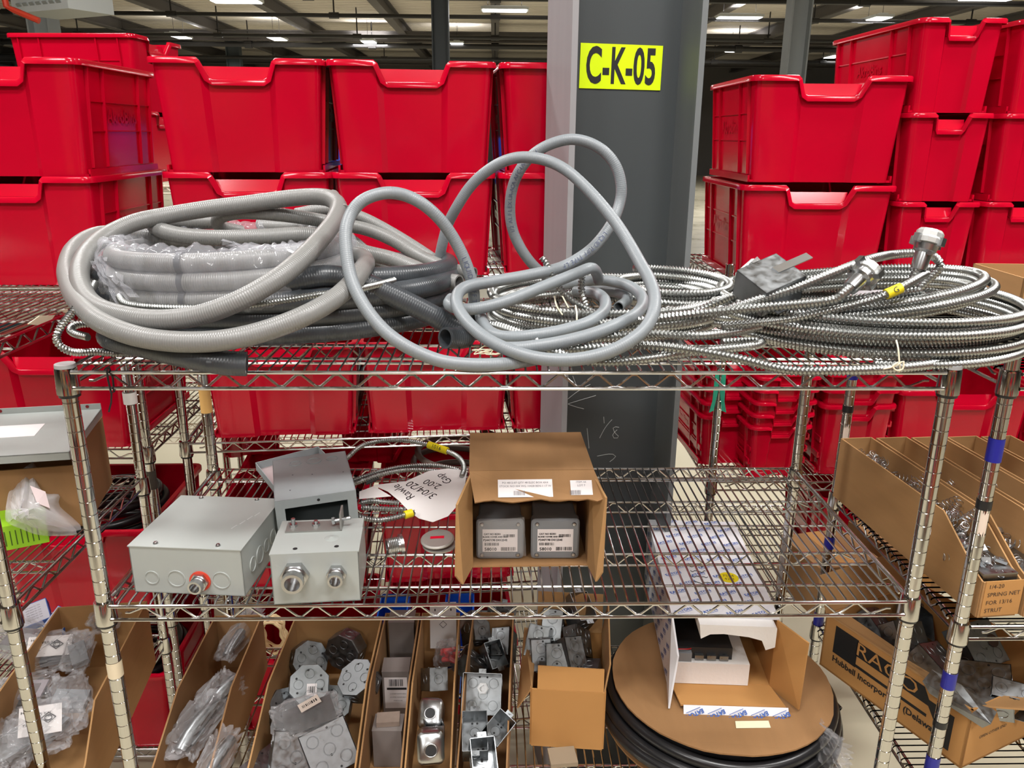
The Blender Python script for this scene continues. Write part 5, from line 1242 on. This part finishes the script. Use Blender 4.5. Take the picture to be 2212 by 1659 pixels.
# black hose spool -------------------------------------------------------------
SX, SY = .50, .325
sp_ = thing('hose_spool', 'cardboard spool wound with black hose, at the right of the bottom shelf', 'spool', (SX, SY, ZB))
def flange(z, r, seed):
    rnd = random.Random(seed); n_ = 48; up = []
    for j in range(n_):
        a = 2*math.pi*j/n_; rr = r*(1+rnd.uniform(-.006, .006)); up.append((rr*math.cos(a), rr*math.sin(a)))
    q = MB(); q.panel([(x, y, z+.003*math.sin(3*math.atan2(y, x))) for x, y in up], .004); return q
part('lower_flange', flange(.006, .275, 1), KRAFT2, sp_); part('upper_flange', flange(.098, .252, 2), KRAFT2, sp_)
part('core', MB().cyl((0, 0, .008), (0, 0, .096), .13, 24), KRAFT, sp_, 40)
n_ = 0
for lay, (rr, zz) in enumerate(((.262, .018), (.262, .044), (.250, .070), (.236, .018), (.238, .046), (.222, .074), (.270, .030), (.205, .030), (.205, .06))):
    P = np.array([(rr*math.cos(a)+.003*math.sin(3*a+lay), rr*math.sin(a), zz+.004*math.sin(2*a+lay)) for a in np.linspace(0, 2*math.pi, 90)]); link('hose_turn', hose_mesh('hose_turn', P, .0128, HOSE_BK, 12), sp_)
hose('black_hose_end', [Vector((SX+.245, SY+.06, ZB+.045)), pZ(1770, 1485, ZB+.055), pZ(1790, 1510, ZB+.05), pZ(1812, 1535, ZB+.04)], .011, HOSE_BK, 'cut end of black hose poking out right of the spool', 'hose', n=12)
bg_ = bag('loose_plastic_bag', 'loose clear plastic bag crumpled beside the spool', pZ(1762, 1620, ZB+.03)-Vector((0, 0, .03)), (.06, .16, .09), (0, 0, 20), 44, BAG, amp=.25)
# white printed carton on the spool ----------------------------------------------
EZ = ZB+.098+.008
A = pZ(1463, 1475, EZ); B = pZ(1640, 1470, EZ); We = .232; He = pY(1440, 1332, A.y).z-EZ; De = .47
A = Vector((.372, A.y, EZ))
ec = thing('white_carton', 'long white carton printed with blue EATON marks, foam block inside', 'carton', A, R(-4)); k = .004
def eprint(parent, o, ex, ey, w_, h_, sx, sy, size, flipx=1, seed=0):
    q = MB(); j = 0; y = sy/2
    while y < h_:
        x = sx/2+(sx/2 if j % 2 else 0)
        while x < w_-size:
            c = Vector(o)+Vector(ex)*x+Vector(ey)*y; e1 = (Vector(ex)*.9+Vector(ey)*.42).normalized(); e2_ = (Vector(ex)).cross(Vector(ey)).cross(e1).normalized()
            put_text(q, 'EATON', size, c, e1*flipx, e2_*flipx, lift=.0004, bold=.0004); rect(q, c-e2_*size*.55*flipx, e1, e2_, size*3.0, size*.10, .0004); x += sx
        y += sy; j += 1
    return part('printing', q, BLUEINK, parent)
pn_ = {}
for nm, a, b in (('bottom_panel', (0, 0, 0), (We, De, k)), ('left_panel', (-k, 0, 0), (0, De, He)), ('right_panel', (We, 0, 0), (We+k, De, He)), ('top_panel', (-k, 0, He), (We+k, De, He+k)), ('back_panel', (0, De-k, 0), (We, De, He))): pn_[nm] = part(nm, MB().bbox(a, b), WHITEB, ec)
for nm, a, b in (('left_panel', (.0005, 0, k), (.0012, De, He)), ('right_panel', (We-.0012, 0, k), (We-.0005, De, He)), ('bottom_panel', (0, 0, k), (We, De, k+.0008))): part('kraft_lining', MB().bbox(a, b), KRAFT3, pn_[nm])
eprint(pn_['top_panel'], (-k, 0, He+k), (1, 0, 0), (0, 1, 0), We, De, .058, .040, .013)
eprint(pn_['left_panel'], (-k-.0001, De, 0), (0, -1, 0), (0, 0, 1), De, He, .060, .034, .012)
lf = part('flap', MB().panel([(-.002, 0, He), (-.002, 0, 0), (-.010, -.085, -.002), (.008, -.050, He*.62)], k), WHITEB, ec, label='left front flap')
rf = part('flap', MB().panel([(We, 0, He), (We, 0, 0), (We+.045, -.075, 0), (We+.052, -.062, He*.92)], k), KRAFT3, ec, label='right front flap')
bf = part('flap', MB().panel([(.004, 0, .002), (We, 0, .002), (We+.016, -.075, .004), (.016, -.080, .004)], k), KRAFT3, ec, label='bottom front flap')
ff = part('flap', MB().panel([(.022, -.080, .005), (We+.020, -.077, .005), (We+.020, -.104, -.022), (.020, -.107, -.022)], k), WHITEB, ec, label='white folded lip printed in blue')
q = MB(); e1 = Vector((1, .015, 0)).normalized(); e2_ = Vector((0, .7, .7)).normalized()
for j in range(5):
    c = Vector((.045+.047*j, -.094, -.0065)); a1 = (e1*.92+e2_*.38).normalized(); nn = e1.cross(e2_); a2 = nn.cross(a1); put_text(q, 'EATON', .0125, c+Vector((0, -.0018, .0018)), a1*-1, a2*-1, lift=.0012, bold=.0005); rect(q, c+a2*.008+Vector((0, -.0018, .0018)), a1, a2, .034, .0012, .0012)
part('printing', q, BLUEINK, ff)
# handwriting and yellow sticker on top
ys_ = disc_mb(MB(), (We*.68, De*.36, He+k), (1, 0, 0), (0, 1, 0), .024, .0009, 24); yk = part('round_sticker', ys_, YTAPE, pn_['top_panel']); q = MB()
for r_, body in enumerate(('7534', '42H')): put_text(q, body, .014, (We*.68, De*.36+.007-.015*r_, He+k), (1, 0, 0), (0, 1, 0), lift=.0012)
part('sticker_writing', q, PENINK, yk)
q = MB(); rnd = random.Random(6)
for r_ in range(4):
    y0 = De*(.30+.055*r_); pts = [(We*(.30+.02*j), y0+rnd.uniform(-.006, .006), He+k+.0012) for j in range(9)]; q.tube(cr(pts, step=.004).tolist(), .0009, 4)
part('pen_writing', q, INK, pn_['top_panel'])
# foam and device in the carton
fm = thing('foam_block', 'lower white foam block in the white carton', 'foam', lw(ec, (.008, -.006, k+.0015)), R(-4)); part('block', MB().bbox((0, 0, 0), (.172, .28, .056)), FOAM, fm)
q = MB(); pts = [(.02, 0), (.185, 0), (.19, .004), (.19, .052), (.17, .060), (.16, .036), (.13, .028), (.075, .022), (.045, .024), (.025, .036)]
t2 = thing('foam_block', 'broken upper white foam block jutting from the white carton', 'foam', lw(ec, (.034, -.028, He-.062)), R(-4))
nf = len(pts); vs = []
for y in (0, .25):
    vs += [(x, y, .062-z) for x, z in pts]
part('block', MB().add(vs, [tuple(range(nf)), tuple(range(2*nf-1, nf-1, -1))]+[(i, i+nf, (i+1) % nf+nf, (i+1) % nf) for i in range(nf)]), FOAM, t2)
dv = thing('breaker_device', 'grey and black breaker device between the foam blocks', 'device', lw(ec, (.012, .005, .062)), R(-4))
part('housing', MB().bbox((0, .005, 0), (.13, .2, .030)), BLACKT, dv); part('terminal_block', MB().bbox((.0, -.008, .0), (.036, .05, .022)), CASTG, dv)
for j in range(3): part('terminal', MB().bbox((.044+.028*j, -.004, .002), (.064+.028*j, .02, .014)), GALV, dv)
part('red_lead', MB().tube(cr([(-.002, .0, .026), (.01, -.004, .030), (.03, .0, .028), (.045, .02, .02)], step=.004).tolist(), .0014, 6), mat('red_lead', srgb(170, 20, 24), .4), dv, 60)
solo('sticky_note', MB().panel([pZ(1588, 1558, ZB+.101), pZ(1660, 1557, ZB+.101), pZ(1665, 1572, ZB+.101), pZ(1590, 1573, ZB+.101)], .0008), mat('cream_note', srgb(232, 228, 196), .7), 'cream paper slip under the white carton lip', 'paper')
# things seen behind the bottom shelf
for px, lb in ((620, 'cream cord bundle hanging behind the wide bin'),):
    c = pY(590, 1370, .66); P = [c+Vector((.03*math.sin(a*1.0)+.004*math.cos(a*7), .02*math.cos(a*1.3), .05*math.cos(a))) for a in np.linspace(0, 44, 180)]
    hose('cream_cord_bundle', P, .0034, STRAW, lb, 'cord', n=6, step=.008)
for i, (px, z) in enumerate(((830, -.40), (985, -.38))):
    c = pY(px, 1345, .70); t = open_bin(c.x, .72, FLZ+.36, .09, .25, .20, BLUEP, 'blue bin behind the bottom shelf, %s of the two' % ('left', 'right')[i], card=False)
# teal/blue dust
# ================================================================ right unit
ZR = -.098+.0046
RZ5 = R(5.7); CWs = .080
def spring_mb(turns, r, h, wr=.0008, seed=0):
    rnd = random.Random(seed); N = 12; pts = []
    for i in range(int(turns*N)+1):
        a = 2*math.pi*i/N; t = i/(turns*N); pts.append((r*(1-.15*t)*math.cos(a), r*(1-.15*t)*math.sin(a), h*t))
    return MB().tube(pts, wr, 5)
SPR = [spring_mb(4, .010, .030, seed=1).mesh('spring_coil', ZINC, 60), spring_mb(3.2, .009, .020, seed=2).mesh('spring_coil', ZINC, 60), spring_mb(5, .0095, .042, seed=3).mesh('spring_coil', ZINC, 60)]
NUT = MB().bbox((-.011, -.006, 0), (.011, .006, .006)); NUT.cyl((0, 0, .006), (0, 0, .009), .005, 10); NUTM = NUT.mesh('channel_nut', ZINC)
fx0 = pZ(2105, 1330, ZR)
names = ('nearest', 'second', 'third', 'fourth', 'fifth')
rnd = random.Random(12)
for k in range(5):
    dx = .0925*k; xc = fx0.x+CWs/2+dx; yf = fx0.y+.003*k
    t = cardbin(xc, yf, CWs, .555, .160, ZR, '%s cardboard spring bin from the left on the right unit' % names[k], RZ5, hf=.078, cut=.14, group='cardboard spring bins on the right unit')
    M = parent_matrix(t)
    if k == 0:
        part('front_card', MB().bbox((-CWs/2+.004, -.0052, .004), (CWs/2+.004, -.0036, .080)), KRAFT3, t)
        q = MB()
        for r_, body in enumerate(('1/4-20', 'SPRING NET', 'FOR 13/16', 'STRUT')): put_text(q, body, .0125, M @ Vector((-CWs/2+.010, -.0054, .068-.0175*r_)), M.to_3x3() @ Vector((1, 0, .04)), (0, 0, 1), lift=.0006, align='LEFT')
        part('handwriting', q, PENINK, t, world=True)
    n_ = (70, 26, 26, 12, 8)[k]
    for j in range(n_):
        fy = rnd.uniform(.03, .50) if k == 0 else rnd.choice((rnd.uniform(.03, .14), rnd.uniform(.28, .42))); zz = .090+.050*rnd.random() if k == 0 else .07+.05*rnd.random()
        if fy < .12: zz *= .62
        p = M @ Vector((rnd.uniform(-.013, .013), fy, zz))
        s_ = tag(link('wire_spring', None, None), 'small coiled wire spring lying in the %s cardboard spring bin' % names[k], 'spring', 'wire springs in the %s bin' % names[k]) if False else None
        o = link('wire_spring', SPR[j % 3], None, p); tag(o, 'small coiled wire spring heaped in the %s cardboard spring bin' % names[k], 'spring', 'wire springs in the %s spring bin' % names[k])
        o.rotation_euler = (rnd.uniform(-1.5, 1.5), rnd.uniform(-1.5, 1.5), rnd.uniform(0, 6))
    for j in range((24, 10, 10, 0, 0)[k]):
        p = M @ Vector((rnd.uniform(-.028, .028), rnd.uniform(.03, .45), rnd.uniform(.075, .10)))
        o = link('channel_nut', NUTM, None, p); tag(o, 'small zinc channel nut among the springs of the %s bin' % names[k], 'nut', 'channel nuts in the %s spring bin' % names[k]); o.rotation_euler = (rnd.uniform(-1, 1), rnd.uniform(-1, 1), rnd.uniform(0, 6))
    part('filling', MB().bbox((-CWs/2+.004, .006, .0036), (CWs/2-.004, .545, .07+.020*(k == 0))), GALV, t)
# cardboard box on the right unit's top shelf
ZRT = .41+.0046; a = pY(2200, 668, .33)
bx = thing('cardboard_box', 'plain cardboard box at the right edge on the right unit top', 'carton', (a.x, .33, ZRT), R(-3))
q = MB(); k = .004; Wb, Hb, Db = .25, .115, .2
for nm, p0, p1 in (('bottom_panel', (0, 0, 0), (Wb, Db, k)), ('front_panel', (0, 0, 0), (Wb, k, Hb)), ('back_panel', (0, Db-k, 0), (Wb, Db, Hb)), ('side_panel', (0, 0, 0), (k, Db, Hb)), ('side_panel', (Wb-k, 0, 0), (Wb, Db, Hb))): part(nm, MB().bbox(p0, p1), KRAFT, bx)
part('flap', MB().panel([(0, 0, Hb), (Wb, 0, Hb), (Wb, -.02, Hb+.03), (.012, -.02, Hb+.03), (.008, -.008, Hb+.012)], k), KRAFT, bx)
# black printed carton
ZRL = -.50+.0046; C0 = Vector((.805, .475, ZRL)); ang = math.atan2(.164, .355); HR = .150; DR_ = .395; WR = .34
# local: origin back-left bottom; x to the right, y towards the back
rcn = thing('printed_carton', 'open brown carton printed RACO, full of square steel boxes', 'carton', C0, ang); k = .005
lp = part('left_panel', MB().bbox((0, -DR_, 0), (k, 0, HR)), KRAFT3, rcn)
for nm, p0, p1 in (('bottom_panel', (0, -DR_, 0), (WR, 0, k)), ('right_panel', (WR-k, -DR_, 0), (WR, 0, HR)), ('back_panel', (0, -k, 0), (WR, 0, HR))): part(nm, MB().bbox(p0, p1), KRAFT3, rcn)
fp = part('front_panel', MB().bbox((0, -DR_, 0), (WR, -DR_+k, HR)), KRAFT3, rcn)
part('flap', MB().panel([(0, -DR_+.01, HR), (0, -.005, HR), (.050, -.012, HR-.006), (.050, -DR_+.05, HR-.018)], .004), KRAFT, rcn)
part('flap', MB().panel([(.03, -DR_, HR), (WR, -DR_, HR), (WR, -DR_-.05, HR+.012), (.10, -DR_-.06, HR+.010)], .004), KRAFT, rcn)
part('flap', MB().panel([(0, 0, HR), (WR, 0, HR), (WR, .06, HR+.07), (.02, .06, HR+.07)], .004), KRAFT, rcn)
# printing on the left panel: u from the back (0) to the front (DR_), v up
def LPT(u, v): return Vector((-.0004, -u, v))
q = MB()
def lpoly(q, pts, lift=0.0): q.add([LPT(*p)+Vector((-lift, 0, 0)) for p in pts], [tuple(range(len(pts)))])
lpoly(q, [(.034, .060), (.104, .060), (.104, .136), (.034, .136)]); lpoly(q, [(.100, .062), (.300, .062), (.300, .070), (.100, .070)])
lpoly(q, [(.100, .092), (.262, .092), (.262, .132), (.100, .132)]); lpoly(q, [(.262, .132), (.285, .132), (.300, .108), (.362, .108), (.362, .020), (.330, .020), (.322, .062), (.300, .092), (.262, .092)])
bp_ = part('black_print', q, INK, lp)
q = MB(); put_text(q, 'RACO', .050, LPT(.186, .112), (0, -1, 0), (0, 0, 1), lift=.0008, sx=1.25); part('lettering', q, KRAFT3, bp_)
q = MB(); put_text(q, 'Hubbell Incorporated (Delaware)', .0225, LPT(.036, .044), (0, -1, 0), (0, 0, 1), lift=.0006, bold=.0006, align='LEFT', sx=1.02); part('lettering', q, INK, lp)
q = MB(); put_text(q, 'OPEN OTHER END', .011, (.09, -DR_-.0004, .065), (1, 0, 0), (0, 0, 1), lift=.0004); part('lettering', q, INK, fp)
for i, (kind, px, py, z, rot, s, lb) in enumerate(((SQ, 1905, 1345, -.385, (215, 20, 40), .9, 'dark square box at the back of the printed carton'), (SQ, 1975, 1385, -.36, (225, 15, 20), 1.0, 'square box leaning at the back wall of the printed carton'), (SQ, 2040, 1425, -.345, (205, 18, 35), 1.0, 'square box bottom up in the middle of the printed carton'), (SQ, 2125, 1390, -.345, (225, 0, 22), 1.05, 'square box with an open knockout hole behind the blue taped post'),
        (SQ, 2125, 1475, -.345, (205, -12, -30), 1.1, 'square box bottom up at the front right of the printed carton'), (SQ2, 2185, 1490, -.36, (120, 0, -30), 1.0, 'square box on edge at the right of the printed carton'), (SQ, 1960, 1350, -.42, (30, 40, 0), .9, 'square box low at the left of the printed carton'))):
    t = inst(kind, 'square_box', lb, PZ(px, py, z), rot, group='square steel boxes in the printed carton', s=s)
    if i == 3: part('open_hole', disc_mb(MB(), (.028, 0, 0), (1, 0, 0), (0, -1, 0), .015, .0016, 18), mat('hole_brown', srgb(70, 54, 46), .8), t)
t = thing('bent_bracket', 'bent grey steel plate hooked over the printed carton front edge', 'bracket', pZ(2070, 1500, -.335), rot=(R(15), R(10), R(-35)))
part('plate', MB().panel([(-.07, -.01, 0), (.07, -.03, -.006), (.075, .005, -.004), (.0, .025, .004), (-.06, .03, .002)], .002), GALV, t); part('folded_edge', MB().panel([(-.07, -.01, 0), (.07, -.03, -.006), (.06, -.035, -.022), (-.05, -.02, -.014)], .002), GALV, t)
# brown cartons low behind the right unit
for i, (px, py, Y, s_, lb) in enumerate(((1830, 1300, .70, .20, 'closed brown carton low behind the taped post'), (1990, 1290, .80, .26, 'brown carton low behind the spring bins'))):
    c = pY(px, py, Y); t = thing('brown_carton', lb, 'carton', (c.x, Y, -.495), R(12)); part('carton_body', MB().bbox((-s_/2, 0, 0), (s_/2, .2, .155)), KRAFT2, t); part('tape_strip', MB().bbox((-.025, -.001, .0), (.025, .201, .1556)), KRAFT3, t)
# ================================================================ left unit
ZL = -.055+.0046
lc = thing('cardboard_carton', 'brown carton under the grey lid at the left edge', 'carton', (-1.20, .34, ZL), R(-20)); Hl = .178
lc.rotation_euler = (0, 0, R(12))
for nm, p0, p1 in (('front_panel', (0, 0, 0), (.25, .004, Hl-.03)), ('side_panel', (.25, 0, 0), (.254, .24, Hl)), ('side_panel', (0, 0, 0), (.004, .24, Hl)), ('back_panel', (0, .236, 0), (.25, .24, Hl)), ('bottom_panel', (0, 0, 0), (.25, .24, .004))): part(nm, MB().bbox(p0, p1), KRAFT2, lc)
ld_ = thing('grey_cover', 'grey steel cover with a white label, lying on the carton at the left edge', 'cover', (-1.205, .30, ZL+Hl+.002), rot=(R(3), 0, R(10)))
part('plate', MB().bbox((0, 0, .016), (.27, .25, .018)), PAINT, ld_)
for p0, p1 in (((0, 0, 0), (.27, .002, .018)), ((0, .248, 0), (.27, .25, .032)), ((0, 0, 0), (.002, .25, .018)), ((.268, 0, 0), (.27, .25, .018))): part('edge_flange', MB().bbox(p0, p1), PAINT, ld_)
part('label', MB().bbox((.02, .10, .0182), (.17, .17, .0188)), LABEL, ld_)
for x in (.05, .24): part('screw_hole', disc_mb(MB(), (x, .2478, .026), (1, 0, 0), (0, 0, 1), .004), mat('hole_red', srgb(120, 10, 20), .6), ld_)
c = pZ(30, 1195, ZL)
gc = thing('green_card_pack', 'bright green printed card pack on the left unit shelf', 'packet', (-1.085, .27, ZL), R(28)); part('pack_body', MB().bbox((0, 0, 0), (.10, .09, .055)), GREENB, gc); q = MB()
for j in range(8): rect(q, (.012+.010*j, 0, .026), (1, 0, 0), (0, 0, 1), .0022, .034, .0004)
part('print', q, mat('green_ink', srgb(60, 90, 10), .6), gc)
# the clear bag on the left unit
vs = []; pb = [(60, 1005, .42), (92, 1062, .40), (122, 1075, .37), (115, 1098, .35), (150, 1130, .34), (168, 1152, .34), (130, 1158, .31), (80, 1155, .28), (40, 1140, .26), (12, 1125, .27), (16, 1075, .33), (22, 1058, .37), (40, 1030, .40)]
bgm = MB(); ctr = pY(75, 1100, .27)+Vector((0, -.02, .01)); ring = [pY(*p) for p in pb]; rnd = random.Random(77); L0 = [ctr]
lv = 7; vv = []
for j in range(1, lv+1):
    f_ = j/lv
    for p in cr(ring, True, .012): vv.append(ctr.lerp(Vector(p), f_)+Vector((0, -.03*(1-f_)+rnd.uniform(-.004, .004)*(f_ < 1), rnd.uniform(-.004, .004)*(f_ < 1))))
nr = len(vv)//lv; bgm.add([ctr]+vv, [(0, 1+i, 1+(i+1) % nr) for i in range(nr)]+[(1+j*nr+i, 1+j*nr+(i+1) % nr, 1+(j+1)*nr+(i+1) % nr, 1+(j+1)*nr+i) for j in range(lv-1) for i in range(nr)])
bt = thing('empty_plastic_bag', 'empty clear plastic bag with a paper label on the left unit', 'bag', (ctr.x, ctr.y, ZL)); part('plastic_film', bgm, BAG2, bt, 70, world=True)
back = MB().add([tuple(Vector(p)+Vector((0, .02, 0))) for p in [ctr]+[Vector(p) for p in cr(ring, True, .012)]], [(0, 1+i, 1+(i+1) % nr) for i in range(nr)]); part('plastic_film', back, BAG2, bt, 70, world=True)
q = MB().panel([pY(65, 1049, .31), pY(98, 1062, .32), pY(108, 1098, .30), pY(80, 1087, .29)], .0006); l = part('paper_label', q, mat('pinkish_label', srgb(222, 204, 204), .7), bt, world=True)
# lower cardboard bin with bagged parts
ZLL = -.535+.0046
lb_ = cardbin(-.965, .04, .21, .50, .185, ZLL, 'wide cardboard bin of bagged parts at the left edge', R(7), hf=.09, cut=.12, m_=KRAFT)
BLW = mat('blue_edge_carton', srgb(196, 194, 204), .5)
for i, (px, py, rz_, lb) in enumerate(((75, 1305, 30, 'small white and blue carton, left one of two in the left bin'), (138, 1320, -28, 'small white and blue carton tilted at the back of the left bin'))):
    c = pZ(px, py, -.38); t = thing('small_white_carton', lb, 'carton', c-Vector((0, 0, .04)), rot=(R(35), R(-10+12*i), R(rz_)), group='small white and blue cartons')
    part('carton_body', MB().bbox((-.034, -.03, 0), (.034, .03, .03)), BLUEINK, t); part('front_sheet', MB().bbox((-.032, -.028, .0302), (.032, .028, .0308)), BLW, t); q = MB()
    for j in range(6): put_text(q, 'wall plate kit 15A', .005, (0, .018-.007*j, .0308), (1, 0, 0), (0, 1, 0), lift=.0003)
    part('print', q, FADEINK, t)
rnd = random.Random(21)
for i, (px, py, z, sz, rot, lb, pr) in enumerate(((110, 1400, -.39, (.15, .10, .05), (12, 0, 20), 'bag with a printed instruction sheet in the left bin', 1), (45, 1370, -.40, (.12, .10, .05), (10, 6, -15), 'crumpled clear bag at the left edge of the left bin', 0), (170, 1400, -.38, (.06, .10, .05), (20, 0, 10), 'bag pressed on the right wall of the left bin', 0), (60, 1490, -.41, (.13, .10, .05), (10, 0, 5), 'bag holding a grey framed part in the left bin', 2), (90, 1560, -.42, (.13, .12, .055), (12, 0, 25), 'glossy bag at the front of the left bin', 3), (20, 1600, -.42, (.12, .12, .055), (10, 0, -10), 'bag at the bottom left corner of the left bin', 0), (150, 1500, -.41, (.08, .12, .05), (18, 0, 25), 'thin long bag beside the right wall of the left bin', 0), (230, 1330, -.375, (.07, .06, .05), (10, 0, 0), 'bag with a striped label behind the left front post', 0))):
    b = bag('bagged_part', lb, PZ(px, py, z)-Vector((0, 0, sz[2]*.6)), sz, rot, 60+i, BAG, amp=.22, group='bagged parts in the left bin')
    part('steel_part', MB().box((0, 0, sz[2]*.35), (sz[0]*.6, sz[1]*.6, sz[2]*.35), Matrix.Rotation(.2*i, 3, 'Z')), GALV if i % 2 else CASTG, b)
    if pr in (1, 3):
        s1 = part('instruction_sheet', MB().box((0, 0, sz[2]*.86), (sz[0]*.62, sz[1]*.66, .0008), Matrix.Rotation(R(10), 3, 'Y')), PAPER, b); q = MB()
        for j in range(5): put_text(q, ('HARD', 'COVER KIT', '1', 'TOP', '-')[j], .010, (-sz[0]*.18+.02*(j % 3), sz[1]*.2-.012*j, sz[2]*.86+.004), (1, 0, -.17), (0, 1, 0), lift=.002)
        ring_mb(q, (.015, 0, sz[2]*.86), (1, 0, -.17), (0, 1, 0), .014, .0012, .003, 4); ring_mb(q, (.015, 0, sz[2]*.86), (1, 0, -.17), (0, 1, 0), .007, .0012, .003, 12); part('print', q, INK, s1)
    if pr == 2: part('grey_frame', MB().box((0, 0, sz[2]*.7), (sz[0]*.62, sz[1]*.5, .006)), mat('mauve_grey', srgb(150, 142, 148), .4), b); part('dark_window', MB().box((0, 0, sz[2]*.7+.0035), (sz[0]*.42, sz[1]*.28, .001)), mat('dark_window', srgb(90, 80, 82), .4), b)

# ================================================================ unseen rack and goods added behind the viewer for post reflections and lower-shelf shade
bk, _, _ = unit('unseen wire rack added behind the viewer to darken reflections', (-2.4, -3.1), 0, 4.8, .6, 1.0, [.55, .05, -.45, -.95])
rnd = random.Random(50); BRN = (KRAFT, KRAFT2, GREYBX, TEAL, RED)
cmesh = [MB().bbox((-.2, 0, 0), (.2, .45, h_)).mesh('carton_body', m_) for h_, m_ in ((.36, KRAFT2), (.30, GREYBX), (.40, KRAFT), (.33, TEAL))]
tmesh = MB().bbox((-.03, -.001, .05), (.03, .0, .28)).mesh('carton_label', LABEL)
for zz in (.555, .055, -.445, -.945):
    x = -2.1
    while x < 2.2:
        if rnd.random() < .35: red_bin(BINA, x, -2.5, zz, R(180), 'unseen red bin on the rack added behind the viewer', 'unseen goods added behind the viewer')
        else:
            t = thing('added_carton', 'unseen closed carton on the rack added behind the viewer', 'carton', (x, -3.0, zz), 0, 'unseen goods added behind the viewer'); link('carton_body', cmesh[rnd.randrange(4)], t)
        x += .47
